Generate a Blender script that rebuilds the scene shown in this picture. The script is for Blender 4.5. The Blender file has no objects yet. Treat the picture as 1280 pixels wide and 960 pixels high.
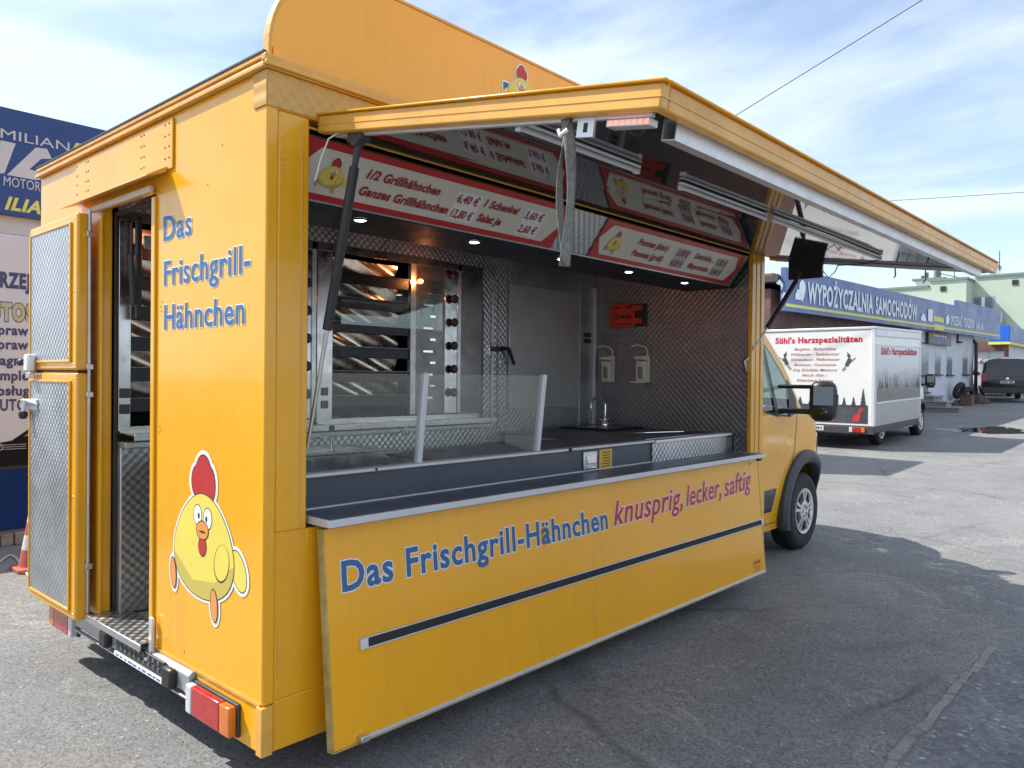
import bpy, bmesh, math, random
from mathutils import Vector, Matrix
R = math.radians
random.seed(7)
SC = bpy.context.scene
COL = SC.collection

# ------------------------------------------------------------------ camera
CAM = Vector((-1.534, -2.655, 1.6))
YAW, PITCH, ROLL, FPX = R(42.02), R(-.5), R(.6), 970.0
fw = Vector((math.cos(YAW), math.sin(YAW), 0)); rt = Vector((math.sin(YAW), -math.cos(YAW), 0)); up = Vector((0, 0, 1))
f2 = fw*math.cos(PITCH) + up*math.sin(PITCH); u2 = up*math.cos(PITCH) - fw*math.sin(PITCH)
cx_ = rt*math.cos(ROLL) + u2*math.sin(ROLL)
cy_ = u2*math.cos(ROLL) - rt*math.sin(ROLL)
cd = bpy.data.cameras.new('camera'); cam = bpy.data.objects.new('camera', cd); COL.objects.link(cam)
m3 = Matrix((cx_, cy_, -f2)).transposed()
cam.matrix_world = Matrix.Translation(CAM) @ m3.to_4x4()
cd.sensor_width = 36; cd.lens = FPX/1280*36; cd.clip_start = .05; cd.clip_end = 3000
SC.camera = cam

# ------------------------------------------------------------------ sky, sun, exposure
SUN = Vector((-.47, .80, 1.0)).normalized()
w = bpy.data.worlds.new('World'); SC.world = w; w.use_nodes = True
nt = w.node_tree; N = nt.nodes; L = nt.links; N.clear()
def nd(t, **k):
    n = N.new(t)
    for a, b in k.items(): setattr(n, a, b)
    return n
out = nd('ShaderNodeOutputWorld'); bg = nd('ShaderNodeBackground')
sky = nd('ShaderNodeTexSky'); sky.sky_type = 'NISHITA'; sky.sun_disc = False
sky.sun_elevation = math.asin(SUN.z); sky.sun_rotation = math.atan2(SUN.x, SUN.y)
sky.air_density = 1.0; sky.dust_density = .6; sky.ozone_density = 1.2
tc = nd('ShaderNodeTexCoord'); sp = nd('ShaderNodeSeparateXYZ'); L.new(tc.outputs['Generated'], sp.inputs[0])
def wm(op, a, b=None, c=None):
    n = nd('ShaderNodeMath', operation=op)
    for i, v in enumerate((a, b, c)):
        if v is None: continue
        if isinstance(v, (int, float)): n.inputs[i].default_value = v
        else: L.new(v, n.inputs[i])
    return n.outputs[0]
zc = wm('MAXIMUM', sp.outputs[2], 0.0); den = wm('ADD', zc, .16)
cb = nd('ShaderNodeCombineXYZ'); L.new(wm('DIVIDE', sp.outputs[0], den), cb.inputs[0]); L.new(wm('DIVIDE', sp.outputs[1], den), cb.inputs[1])
def noise_w(scale, detail, rough, dist, off):
    mp = nd('ShaderNodeMapping'); L.new(cb.outputs[0], mp.inputs[0]); mp.inputs['Location'].default_value = off
    mp.inputs['Rotation'].default_value = (0, 0, 1.1); mp.inputs['Scale'].default_value = (1, .8, 1)
    n = nd('ShaderNodeTexNoise'); L.new(mp.outputs[0], n.inputs[0])
    n.inputs['Scale'].default_value = scale; n.inputs['Detail'].default_value = detail
    n.inputs['Roughness'].default_value = rough; n.inputs['Distortion'].default_value = dist
    return n.outputs[0]
n1 = noise_w(.85, 6, .55, .5, (5.4, .3, 0)); n2 = noise_w(2.2, 5, .55, .6, (7.7, 2.2, 0))
cf = wm('ADD', wm('MULTIPLY', n1, .8), wm('MULTIPLY', n2, .2))
rp = nd('ShaderNodeMapRange'); rp.interpolation_type = 'SMOOTHSTEP'; L.new(cf, rp.inputs[0]); rp.inputs[1].default_value = .37; rp.inputs[2].default_value = .57
rp.inputs[3].default_value = .0; rp.inputs[4].default_value = .92
hz = wm('MULTIPLY', wm('POWER', wm('SUBTRACT', 1.0, zc), 5.0), .55); cov = wm('SUBTRACT', 1.0, wm('MULTIPLY', wm('SUBTRACT', 1.0, rp.outputs[0]), wm('SUBTRACT', 1.0, hz)))
mx = nd('ShaderNodeMixRGB'); L.new(cov, mx.inputs[0]); L.new(sky.outputs[0], mx.inputs[1]); mx.inputs[2].default_value = (4.35, 4.95, 5.9, 1)
L.new(mx.outputs[0], bg.inputs[0]); bg.inputs[1].default_value = .115; L.new(bg.outputs[0], out.inputs[0])
sl = bpy.data.lights.new('sun', 'SUN'); sl.energy = 3.6; sl.angle = R(.6); sl.color = (1, .955, .88)
so = bpy.data.objects.new('sun', sl); COL.objects.link(so); so.rotation_euler = SUN.to_track_quat('Z', 'Y').to_euler(); so.location = (0, 0, 30)
SC.view_settings.view_transform = 'Standard'; SC.view_settings.look = 'None'; SC.view_settings.gamma = 1; SC.view_settings.exposure = 0.95
SC.render.engine = 'CYCLES'; SC.cycles.use_denoising = True; SC.cycles.max_bounces = 8; SC.cycles.transparent_max_bounces = 12
SC.cycles.glossy_bounces = 5; SC.cycles.sample_clamp_indirect = 6

# ------------------------------------------------------------------ materials
MATS = {}
def nodes_of(name):
    m = bpy.data.materials.new(name); m.use_nodes = True; t = m.node_tree
    return m, t, t.nodes['Principled BSDF'], t.nodes['Material Output']
def lk(t, a, b): t.links.new(a, b)
def tnoise(t, scale, detail=4, rough=.6, vec=None, dist=0):
    n = t.nodes.new('ShaderNodeTexNoise'); n.inputs['Scale'].default_value = scale; n.inputs['Detail'].default_value = detail
    n.inputs['Roughness'].default_value = rough; n.inputs['Distortion'].default_value = dist
    if vec is None:
        c = t.nodes.new('ShaderNodeTexCoord'); vec = c.outputs['Object']
    lk(t, vec, n.inputs['Vector']); return n.outputs[0]
def ramp(t, fac, *st):
    r = t.nodes.new('ShaderNodeValToRGB'); e = r.color_ramp.elements
    while len(e) < len(st): e.new(.5)
    for i, (p, c) in enumerate(st):
        e[i].position = p; e[i].color = (c[0], c[1], c[2], 1) if not isinstance(c, (int, float)) else (c, c, c, 1)
    lk(t, fac, r.inputs[0]); return r.outputs[0]
def tm(t, op, a, b=None):
    n = t.nodes.new('ShaderNodeMath'); n.operation = op
    for i, v in enumerate((a, b)):
        if v is None: continue
        if isinstance(v, (int, float)): n.inputs[i].default_value = v
        else: lk(t, v, n.inputs[i])
    return n.outputs[0]
def tmix(t, f, a, b, mode='MIX'):
    n = t.nodes.new('ShaderNodeMixRGB'); n.blend_type = mode
    for i, v in enumerate((f, a, b)):
        if isinstance(v, (int, float)): n.inputs[i].default_value = v if i == 0 else (v, v, v, 1)
        elif isinstance(v, tuple): n.inputs[i].default_value = (*v, 1)
        else: lk(t, v, n.inputs[i])
    return n.outputs[0]
def bump(t, bs, h, strength, dist):
    b = t.nodes.new('ShaderNodeBump'); b.inputs['Strength'].default_value = strength; b.inputs['Distance'].default_value = dist
    lk(t, h, b.inputs['Height']); lk(t, b.outputs[0], bs.inputs['Normal'])
def mat(name, c, rough=.5, metal=0., var=.08, vs=3., coat=0., bmp=0., bs_=40., streak=None, wave=0., dirt=None, ds=1.5, emit=0., rv=.08, spec=.5):
    if name in MATS: return MATS[name]
    m, t, b, o = nodes_of(name)
    n = tnoise(t, vs, 5)
    a = tuple(max(0, v*(1-var)) for v in c); d = tuple(min(1, v*(1+var)) for v in c)
    col = ramp(t, n, (.3, a), (.7, d))
    if dirt:
        n3 = tnoise(t, ds, 8, .7, dist=.6); f = ramp(t, n3, (.52, 0.), (.74, .55))
        col = tmix(t, f, col, dirt)
    if streak:
        cc = t.nodes.new('ShaderNodeTexCoord'); mpn = t.nodes.new('ShaderNodeMapping'); lk(t, cc.outputs['Object'], mpn.inputs[0]); mpn.inputs['Scale'].default_value = (16, 16, .9)
        f = ramp(t, tnoise(t, 1., 6, .65, mpn.outputs[0], .3), (.50, 0.), (.78, .45)); g2 = ramp(t, tnoise(t, .9, 4), (.42, 0.), (.62, 1.)); col = tmix(t, tm(t, 'MULTIPLY', f, g2), col, streak)
        sp_ = ramp(t, tnoise(t, 34, 5, .7), (.66, 0.), (.72, .5)); col = tmix(t, tm(t, 'MULTIPLY', sp_, g2), col, streak)
    lk(t, col, b.inputs['Base Color'])
    if wave and not bmp: bump(t, b, tnoise(t, 1.7, 2), wave, .03)
    n2 = tnoise(t, vs*2.7, 4); lk(t, ramp(t, n2, (.3, max(.02, rough-rv)), (.7, min(1, rough+rv))), b.inputs['Roughness'])
    b.inputs['Metallic'].default_value = metal; b.inputs['Coat Weight'].default_value = coat; b.inputs['Coat Roughness'].default_value = .06
    b.inputs['Specular IOR Level'].default_value = spec
    if bmp: bump(t, b, tnoise(t, bs_, 3), bmp, .01)
    if emit:
        b.inputs['Emission Color'].default_value = (*c, 1); b.inputs['Emission Strength'].default_value = emit
    MATS[name] = m; return m
def quilt(name, ax, c=(.62, .63, .64), pitch=.030, rough=.33, metal=1., st=.35):
    m, t, b, o = nodes_of(name); tcn = t.nodes.new('ShaderNodeTexCoord'); s = t.nodes.new('ShaderNodeSeparateXYZ'); lk(t, tcn.outputs['Object'], s.inputs[0])
    u = s.outputs['XYZ'.index(ax[0])]; v = s.outputs['XYZ'.index(ax[1])]; k = math.pi/pitch
    a = tm(t, 'SINE', tm(t, 'MULTIPLY', u, k)); d = tm(t, 'SINE', tm(t, 'MULTIPLY', v, k))
    h = tm(t, 'MULTIPLY', a, d)
    n = tnoise(t, 2.2, 6)
    lk(t, ramp(t, n, (.3, tuple(x*.8 for x in c)), (.7, c)), b.inputs['Base Color'])
    lk(t, ramp(t, tnoise(t, 5, 6), (.3, rough-.07), (.7, rough+.12)), b.inputs['Roughness'])
    b.inputs['Metallic'].default_value = metal; bump(t, b, h, st, .006)
    MATS[name] = m; return m
def glass(name, tint=(.93, .96, .95), rough=.0, ior=1.5, dark=None, boost=1.):
    m = bpy.data.materials.new(name); m.use_nodes = True; t = m.node_tree; t.nodes.clear()
    o = t.nodes.new('ShaderNodeOutputMaterial'); tr = t.nodes.new('ShaderNodeBsdfTransparent'); gl = t.nodes.new('ShaderNodeBsdfGlossy'); mixs = t.nodes.new('ShaderNodeMixShader'); fr = t.nodes.new('ShaderNodeLayerWeight'); fr.inputs[0].default_value = .5; tr.inputs[0].default_value = (*tint, 1); gl.inputs['Roughness'].default_value = max(.01, rough); gl.inputs[0].default_value = (.95, .97, 1, 1)
    f = tm(t, 'ADD', tm(t, 'MULTIPLY', tm(t, 'POWER', fr.outputs['Facing'], 4.5), .85), .07)
    if boost != 1: f = tm(t, 'MULTIPLY', f, boost)
    lk(t, f, mixs.inputs[0]); lk(t, tr.outputs[0], mixs.inputs[1]); lk(t, gl.outputs[0], mixs.inputs[2]); lk(t, mixs.outputs[0], o.inputs[0])
    MATS[name] = m; return m

YEL = (.83, .392, .008)
M_yel = mat('yellow_paint', YEL, .27, var=.05, vs=1.6, coat=.35, dirt=(.62, .30, .03), ds=.9, streak=(.34, .19, .05), wave=.10)
M_yelw = mat('yellow_paint_worn', (.70, .36, .06), .38, var=.10, vs=6, coat=.15, dirt=(.42, .24, .07), ds=5)
M_flap = mat('flap_paint', (.89, .405, .010), .2, var=.03, vs=1.2, coat=.4, streak=(.60, .30, .05), wave=.06)
M_cab = mat('cab_paint', (.84, .39, .005), .25, var=.02, vs=1.2, coat=.55, spec=.35, streak=(.5, .28, .08))
M_alu = mat('aluminium', (.62, .63, .65), .36, 1., var=.10, vs=7)
M_aluw = mat('aluminium_anodised', (.70, .71, .73), .42, .65, var=.06, vs=9)
M_stl = mat('stainless_steel', (.60, .595, .58), .24, 1., var=.14, vs=3.5, rv=.1)
M_stlw = mat('stainless_dull', (.52, .52, .51), .36, .9, var=.16, vs=4, rv=.1)
M_chr = mat('chrome', (.8, .8, .82), .08, 1., var=.02)
M_lam = mat('dark_laminate', (.062, .075, .098), .42, var=.10, vs=5)
M_shelf = mat('shelf_laminate', (.105, .115, .138), .42, var=.12, vs=4, rv=.08, spec=.35)
M_edge = mat('edge_trim', (.60, .61, .63), .4, .3, var=.05)
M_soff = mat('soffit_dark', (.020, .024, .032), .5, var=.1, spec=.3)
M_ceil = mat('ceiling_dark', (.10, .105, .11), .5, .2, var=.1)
M_blk = mat('black_plastic', (.018, .018, .02), .42, var=.2, vs=10)
M_dgr = mat('dark_grey_plastic', (.045, .047, .05), .55, var=.15, vs=8, bmp=.1, bs_=200)
M_rub = mat('rubber', (.016, .016, .017), .75, var=.25, vs=12)
M_red = mat('menu_red', (.50, .022, .018), .35, var=.04)
M_cream = mat('menu_cream', (.68, .65, .55), .4, var=.03)
M_rtxt = mat('menu_text_red', (.34, .012, .016), .4, var=.02)
M_wht = mat('white_vinyl', (.80, .80, .80), .4, var=.02)
M_blue = mat('blue_vinyl', (.055, .14, .30), .5, var=.03, spec=.25)
M_rvin = mat('red_vinyl', (.54, .03, .05), .5, var=.03, spec=.25)
M_org = mat('orange_plastic', (.62, .05, .018), .4, var=.05)
M_floor = mat('floor_vinyl', (.30, .28, .23), .6, var=.25, vs=9, dirt=(.16, .14, .1), ds=4)
M_foil = mat('foil_warm', (.92, .74, .62), .30, 1., var=.2, vs=6)
M_cer = mat('cream_plastic', (.74, .70, .58), .35, var=.05)
M_lens = mat('red_lens', (.42, .02, .02), .15, var=.15, vs=30, coat=.5)
M_lenso = mat('amber_lens', (.62, .16, .015), .15, var=.15, vs=30, coat=.5)
M_lensw = mat('clear_lens', (.6, .6, .6), .15, var=.1, vs=30, coat=.5)
M_wpt = mat('white_paint', (.72, .72, .70), .3, var=.04, vs=2, coat=.3, dirt=(.55, .54, .50), ds=1.2)
M_und = mat('underbody', (.03, .03, .03), .8, var=.3)
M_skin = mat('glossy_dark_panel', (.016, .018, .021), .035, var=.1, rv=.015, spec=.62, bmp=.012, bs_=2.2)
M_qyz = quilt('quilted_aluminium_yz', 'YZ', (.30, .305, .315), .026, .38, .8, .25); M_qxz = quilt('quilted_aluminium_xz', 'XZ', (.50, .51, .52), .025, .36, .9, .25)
M_qdoor = quilt('quilted_aluminium_door', 'YZ', (.52, .54, .56), .022, .40, .8, .5)
M_qyel = quilt('quilted_yellow', 'XZ', (.66, .36, .08), .03, .4, .0, .4)
M_gl = glass('clear_glass', (.90, .93, .91)); M_glc = glass('car_glass', (.42, .52, .50), ior=1.5); M_gld = glass('dark_glass', (.04, .045, .05), ior=1.6)

def emis(name, c, s):
    m = bpy.data.materials.new(name); m.use_nodes = True; b = m.node_tree.nodes['Principled BSDF']
    b.inputs['Base Color'].default_value = (*c, 1); b.inputs['Emission Color'].default_value = (*c, 1); b.inputs['Emission Strength'].default_value = s
    MATS[name] = m; return m
M_led = emis('spot_led', (.9, .97, 1), 7); M_bulb = emis('oven_bulb', (1, .22, .06), 5); M_mark = emis('marker_led', (1, .16, .07), 1.6)

# ------------------------------------------------------------------ mesh helpers
SPLIT = set('side_frame inner_rail frame_ridge hinge wheel_arch plate_lamp side_window window_frame window_divider mirror_arm flap_catch price_sticker lock_plate lamp_end door_handle headlight side_moulding cab_side door_jamb bumper_edge socket lid awning_cable rail_bead corner_moulding roof_lip gutter'.split())
TINY = set('rivet screw_hole screw plate_print plate_slot trim_screw shut_line marker_led wheel_nut sticker_print'.split())
class MB:
    def __init__(s): s.v = []; s.f = []; s.m = []
    def add(s, vs, fs, mi=0):
        o = len(s.v); s.v += [tuple(p) for p in vs]; s.f += [tuple(i+o for i in f) for f in fs]; s.m += [mi]*len(fs); return s
    def box(s, x0, x1, y0, y1, z0, z1, mi=0):
        return s.add([(x, y, z) for z in (z0, z1) for y in (y0, y1) for x in (x0, x1)], [(0, 2, 3, 1), (4, 5, 7, 6), (0, 1, 5, 4), (2, 6, 7, 3), (0, 4, 6, 2), (1, 3, 7, 5)], mi)
    def poly(s, pts, mi=0): return s.add(pts, [tuple(range(len(pts)))], mi)
    def prism(s, pts, vec, mi=0):
        n = len(pts); vec = Vector(vec); a = [Vector(p) for p in pts]; b = [p+vec for p in a]
        return s.add(a+b, [tuple(range(n)), tuple(range(2*n-1, n-1, -1))] + [(i, (i+1) % n, n+(i+1) % n, n+i) for i in range(n)], mi)
    def slab(s, a, b, u, v, w_, mi=0):
        # box from corner a spanned by vectors u,v,w_ ; b unused
        a = Vector(a); u, v, w_ = Vector(u), Vector(v), Vector(w_)
        return s.prism([a, a+u, a+u+v, a+v], w_, mi)
    def tube(s, pts, r, n=10, mi=0, caps=True):
        pts = [Vector(p) for p in pts]; k = len(pts); rs = r if isinstance(r, (list, tuple)) else [r]*k
        vs = []; fs = []; prev = None
        for i, p in enumerate(pts):
            d = (pts[min(i+1, k-1)] - pts[max(i-1, 0)]).normalized()
            if prev is None: a = d.orthogonal().normalized()
            else: a = (prev - d*prev.dot(d)).normalized()
            prev = a; b = d.cross(a)
            vs += [p + (a*math.cos(2*math.pi*j/n) + b*math.sin(2*math.pi*j/n))*rs[i] for j in range(n)]
        for i in range(k-1):
            for j in range(n): fs.append((i*n+j, i*n+(j+1) % n, (i+1)*n+(j+1) % n, (i+1)*n+j))
        if caps: fs += [tuple(range(n-1, -1, -1)), tuple(range((k-1)*n, k*n))]
        return s.add(vs, fs, mi)
    def lathe(s, c, ax, prof, n=24, mi=0):
        c = Vector(c); d = Vector(ax).normalized(); a = d.orthogonal().normalized(); b = d.cross(a); vs = []; fs = []
        for (r, h) in prof: vs += [c + d*h + (a*math.cos(2*math.pi*j/n) + b*math.sin(2*math.pi*j/n))*r for j in range(n)]
        for i in range(len(prof)-1):
            for j in range(n): fs.append((i*n+j, i*n+(j+1) % n, (i+1)*n+(j+1) % n, (i+1)*n+j))
        return s.add(vs, fs, mi)
    def grid(s, f, nu, nv, mi=0):
        return s.add([f(i/nu, j/nv) for j in range(nv+1) for i in range(nu+1)], [(j*(nu+1)+i, j*(nu+1)+i+1, (j+1)*(nu+1)+i+1, (j+1)*(nu+1)+i) for j in range(nv) for i in range(nu)], mi)
    def mirror_y(s, yc):
        n = len(s.v); s.v += [(x, 2*yc-y, z) for x, y, z in s.v]; s.f += [tuple(reversed([i+n for i in f])) for f in s.f]; s.m += list(s.m); return s
    def xf(s, M): s.v = [tuple(M @ Vector(p)) for p in s.v]; return s
    def islands(s):
        par = list(range(len(s.v)))
        def fd(i):
            while par[i] != i: par[i] = par[par[i]]; i = par[i]
            return i
        pos = {}
        for i, p in enumerate(s.v):
            k = (round(p[0], 4), round(p[1], 4), round(p[2], 4))
            if k in pos: par[fd(i)] = fd(pos[k])
            else: pos[k] = i
        for f in s.f:
            for i in f[1:]: par[fd(i)] = fd(f[0])
        grp = {}
        for f, m_ in zip(s.f, s.m): grp.setdefault(fd(f[0]), []).append((f, m_))
        res = []
        for fs in grp.values():
            q = MB(); mp = {}
            for f, m_ in fs:
                for i in f:
                    if i not in mp: mp[i] = len(q.v); q.v.append(s.v[i])
                q.f.append(tuple(mp[i] for i in f)); q.m.append(m_)
            res.append(q)
        return res
    def build(s, name, mt, parent=None, **k):
        if name in SPLIT:
            return [q.build1(name, mt, parent, **k) for q in s.islands()][0]
        o = s.build1(name, mt, parent, **k)
        if name in TINY: o['kind'] = 'stuff'
        return o
    def build1(s, name, mt, parent=None, bev=0., smooth=False, solid=0., rec=True, seg=2):
        me = bpy.data.meshes.new(name); me.from_pydata(s.v, [], s.f)
        for m_ in (mt if isinstance(mt, (list, tuple)) else [mt]): me.materials.append(m_)
        me.polygons.foreach_set('material_index', s.m)
        if rec:
            bm = bmesh.new(); bm.from_mesh(me); bmesh.ops.recalc_face_normals(bm, faces=bm.faces); bm.to_mesh(me); bm.free()
        if smooth:
            me.polygons.foreach_set('use_smooth', [True]*len(me.polygons)); me.set_sharp_from_angle(angle=R(smooth if smooth > 1 else 35))
        o = bpy.data.objects.new(name, me); COL.objects.link(o)
        if parent is not None: adopt(o, parent)
        if solid:
            k = o.modifiers.new('solid', 'SOLIDIFY'); k.thickness = solid; k.offset = -1
        if bev:
            k = o.modifiers.new('bevel', 'BEVEL'); k.width = bev; k.segments = seg; k.limit_method = 'ANGLE'; k.angle_limit = R(40)
            me.polygons.foreach_set('use_smooth', [True]*len(me.polygons)); me.set_sharp_from_angle(angle=R(35))
        return o
WMAT = {}
def wmx(o):
    if o.name in WMAT: return WMAT[o.name]
    m = Matrix.LocRotScale(o.location, o.rotation_euler, o.scale)
    if o.parent: m = wmx(o.parent) @ o.matrix_parent_inverse @ m
    return m
def adopt(o, parent): o.parent = parent; o.matrix_parent_inverse = wmx(parent).inverted()
def tag(o, label=None, cat=None, group=None, kind=None):
    for k, v in (('label', label), ('category', cat), ('group', group), ('kind', kind)):
        if v: o[k] = v
    return o
def thing(name, loc, label, cat, group=None):
    o = bpy.data.objects.new(name, None); COL.objects.link(o); o.location = loc; o.empty_display_size = .2
    WMAT[o.name] = Matrix.Translation(loc)
    return tag(o, label, cat, group)
def copytree(o, parent=None, M=None):
    c = o.copy(); COL.objects.link(c)
    if parent is not None: c.parent = parent
    for ch in list(o.children): copytree(ch, c)
    return c
# text -------------------------------------------------------------
TX = {}
def text2d(s, bold=0., shear=0., res=3, spc=None):
    spc = bold if spc is None else spc; key = (s, bold, shear, spc)
    if key in TX: return TX[key]
    c = bpy.data.curves.new('t', 'FONT'); c.body = s; c.size = 1; c.offset = bold; c.shear = shear; c.resolution_u = res; c.space_character = 1 + 2.6*min(spc, .06); c.fill_mode = 'FRONT'
    o = bpy.data.objects.new('t', c); COL.objects.link(o)
    dg = bpy.context.evaluated_depsgraph_get(); me = bpy.data.meshes.new_from_object(o.evaluated_get(dg))
    r = ([(v.co.x, v.co.y) for v in me.vertices], [tuple(p.vertices) for p in me.polygons])
    bpy.data.objects.remove(o); bpy.data.curves.remove(c); bpy.data.meshes.remove(me)
    TX[key] = r; return r
CAPH = max(y for x, y in text2d('H')[0])
def put_text(mb, s, O, U, V, width, cap, bold=.02, shear=0., mi=0, outline=None, omi=1, lift=0., jitter=None, arc=0.):
    """O: baseline start, U: reading direction, V: up; width = printed width, cap = capital height"""
    O, U, V = Vector(O), Vector(U).normalized(), Vector(V).normalized(); Nn = U.cross(V)
    spc = bold + (outline or 0)*.45; vs, fs = text2d(s, bold, shear, 3, spc)
    if not vs: return
    x0 = min(p[0] for p in vs); x1 = max(p[0] for p in vs); sx = width/(x1-x0); sy = cap/CAPH
    tf = lambda vv, l: [O + U*((x-x0)*sx) + V*(y*sy + (arc*(x-x0)*sx)) + Nn*l for x, y in vv]
    if outline:
        vo, fo = text2d(s, bold+outline, shear, 3, spc); mb.add(tf(vo, lift), fo, omi)
    mb.add(tf(vs, lift+.0014), fs, mi)
def ell(cx, cy, rx, ry, n=24, rot=0., a0=0, a1=360):
    r_ = R(rot); pts = []
    for i in range(n):
        a = R(a0 + (a1-a0)*i/(n if a1-a0 == 360 else n-1)); x, y = rx*math.cos(a), ry*math.sin(a)
        pts.append((cx + x*math.cos(r_) - y*math.sin(r_), cy + x*math.sin(r_) + y*math.cos(r_)))
    return pts
EM = [mat('decal_white', (.8, .8, .78), .4, var=.02), mat('decal_yellow', (.74, .60, .10), .4, var=.05), mat('decal_red', (.46, .03, .03), .4, var=.05), mat('decal_orange', (.72, .28, .07), .4, var=.03), mat('decal_black', (.02, .02, .02), .5, var=.02), mat('decal_shade', (.52, .42, .09), .4, var=.04), M_blue]
def bird(mb, O, U, V, h, flip=1, lift=.0008, mi0=0):
    """plain round bird sticker, h = total height; O = bottom centre"""
    O, U, V = Vector(O), Vector(U).normalized(), Vector(V).normalized(); Nn = U.cross(V); lay = [0]
    def P(pts, mi):
        lay[0] += 1
        pp = [O + U*(x*h*flip*1.1) + V*(y*h) + Nn*(lift + lay[0]*.00012) for x, y in pts]
        mb.poly(pp if flip > 0 else pp[::-1], mi0+mi)
    egg = lambda g: [((.345+g)*math.cos(a)*(1-.22*math.sin(a)), .40 + (.325+g)*math.sin(a)) for a in [2*math.pi*i/40 for i in range(40)]]
    for c in ((.0, .84, .125, .16), (-.07, .80, .10, .13), (.07, .79, .10, .15)): P(ell(*c, 20), 0)
    P(ell(.40, .32, .10, .15, 20, 25), 0); P(ell(.14, .06, .065, .13, 20, 5), 0); P(ell(-.36, .17, .062, .13, 20, 6), 0); P(egg(.022), 0)
    P(ell(.40, .32, .078, .13, 20, 25), 4); P(ell(.40, .32, .072, .123, 20, 25), 1)
    for c in ((.0, .84, .10, .135), (-.07, .80, .075, .105), (.07, .785, .075, .125)): P(ell(*c, 20), 4)
    for c in ((.07, .785, .069, .118), (.0, .84, .094, .128), (-.07, .80, .069, .098)): P(ell(*c, 20), 2)
    P(egg(.006), 4); P(egg(0), 1)
    P([((.345)*math.cos(a)*(1-.22*math.sin(a)), .40 + .325*math.sin(a)) for a in [math.pi*1.08+math.pi*.86*i/20 for i in range(21)]] + [(.14, .20), (-.12, .17)], 5)
    P(ell(.22, .33, .085, .12, 20, -15), 4); P(ell(.22, .335, .078, .113, 20, -15), 1)
    P(ell(-.06, .59, .052, .068, 16), 4); P(ell(-.06, .59, .046, .062, 16), 0); P(ell(-.045, .585, .013, .020, 12), 4)
    P(ell(.06, .58, .052, .070, 16), 4); P(ell(.06, .58, .046, .064, 16), 0); P(ell(.045, .575, .013, .020, 12), 4)
    P(ell(.0, .40, .05, .065, 16), 4); P(ell(.0, .40, .044, .058, 16), 2)
    P(ell(0, .50, .075, .062, 18), 4); P(ell(0, .50, .068, .055, 18), 3); P([(-.05, .488), (0, .50), (.05, .488), (0, .482)], 4)
    P(ell(.14, .06, .043, .105, 16, 5), 4); P(ell(.14, .06, .037, .098, 16, 5), 3); P(ell(-.36, .17, .040, .105, 16, 6), 4); P(ell(-.36, .17, .034, .098, 16, 6), 3)
def gz(x):
    t = max(0, x-11.5); return .030*t*t/(t+2.0) if t < 60 else .030*60*60/62

# ------------------------------------------------------------------ ground
def asphalt():
    m, t, b, o = nodes_of('asphalt'); c = t.nodes.new('ShaderNodeTexCoord').outputs['Object']
    base = ramp(t, tnoise(t, .35, 6, .6, c), (.32, (.178, .177, .177)), (.68, (.245, .242, .238)))
    big = ramp(t, tnoise(t, 1.3, 8, .68, c, .7), (.44, 0.), (.66, 1.))
    base = tmix(t, tm(t, 'MULTIPLY', big, .36), base, (.30, .296, .288))
    st = ramp(t, tnoise(t, .8, 7, .7, c, 1.1), (.56, 0.), (.70, 1.))
    base = tmix(t, tm(t, 'MULTIPLY', st, .38), base, (.088, .088, .092))
    rid = tm(t, 'ABSOLUTE', tm(t, 'SUBTRACT', tnoise(t, 1.1, 9, .62, c, .9), .5)); ve = ramp(t, rid, (.0, 1.), (.020, 0.)); gt = ramp(t, tnoise(t, .55, 3, .5, c), (.46, 0.), (.58, 1.))
    base = tmix(t, tm(t, 'MULTIPLY', tm(t, 'MULTIPLY', ve, gt), .75), base, (.34, .33, .31))
    v = t.nodes.new('ShaderNodeTexVoronoi'); v.inputs['Scale'].default_value = 95; lk(t, c, v.inputs['Vector'])
    ag = ramp(t, v.outputs['Color'], (.1, (.45, .45, .45)), (.5, (.98, .98, .98)), (.9, (1.25, 1.24, 1.2)), (.985, (2.8, 2.75, 2.6)))
    base = tmix(t, .75, base, ag, 'MULTIPLY')
    fine = ramp(t, tnoise(t, 260, 3, .6, c), (.3, .72), (.7, 1.25)); base = tmix(t, 1., base, fine, 'MULTIPLY')
    # cracks
    vc = t.nodes.new('ShaderNodeTexVoronoi'); vc.feature = 'DISTANCE_TO_EDGE'; vc.inputs['Scale'].default_value = .42
    wv = tmix(t, .12, c, tnoise_c(t, 3.0, c), 'ADD'); lk(t, wv, vc.inputs['Vector'])
    cr = ramp(t, vc.outputs['Distance'], (.0, 1.), (.011, 0.)); gate = ramp(t, tnoise(t, .5, 4, .6, c), (.50, 0.), (.60, 1.))
    crk = tm(t, 'MULTIPLY', cr, gate); base = tmix(t, tm(t, 'MULTIPLY', crk, .55), base, (.05, .05, .05))
    lk(t, base, b.inputs['Base Color'])
    lk(t, ramp(t, tnoise(t, 2, 5, .6, c), (.3, .72), (.7, .92)), b.inputs['Roughness'])
    h = tm(t, 'ADD', tm(t, 'MULTIPLY', v.outputs['Distance'], -.8), tnoise(t, 180, 3, .7, c))
    bump(t, b, h, .55, .006); b.inputs['Specular IOR Level'].default_value = .3
    return m
def tnoise_c(t, s, c):
    n = t.nodes.new('ShaderNodeTexNoise'); n.inputs['Scale'].default_value = s; lk(t, c, n.inputs['Vector']); return n.outputs['Color']
M_asp = asphalt(); MATS['asphalt'] = M_asp
xs = [-300, -60, -20, 0, 5, 8, 10, 11, 11.5] + [11.5+.75*i for i in range(1, 40)] + [42, 45, 50, 55, 60, 65, 71.5, 80, 120, 300, 900]
g = MB(); ys = [-700, -200, -40, -10, 0, 10, 40, 200, 700]
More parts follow.
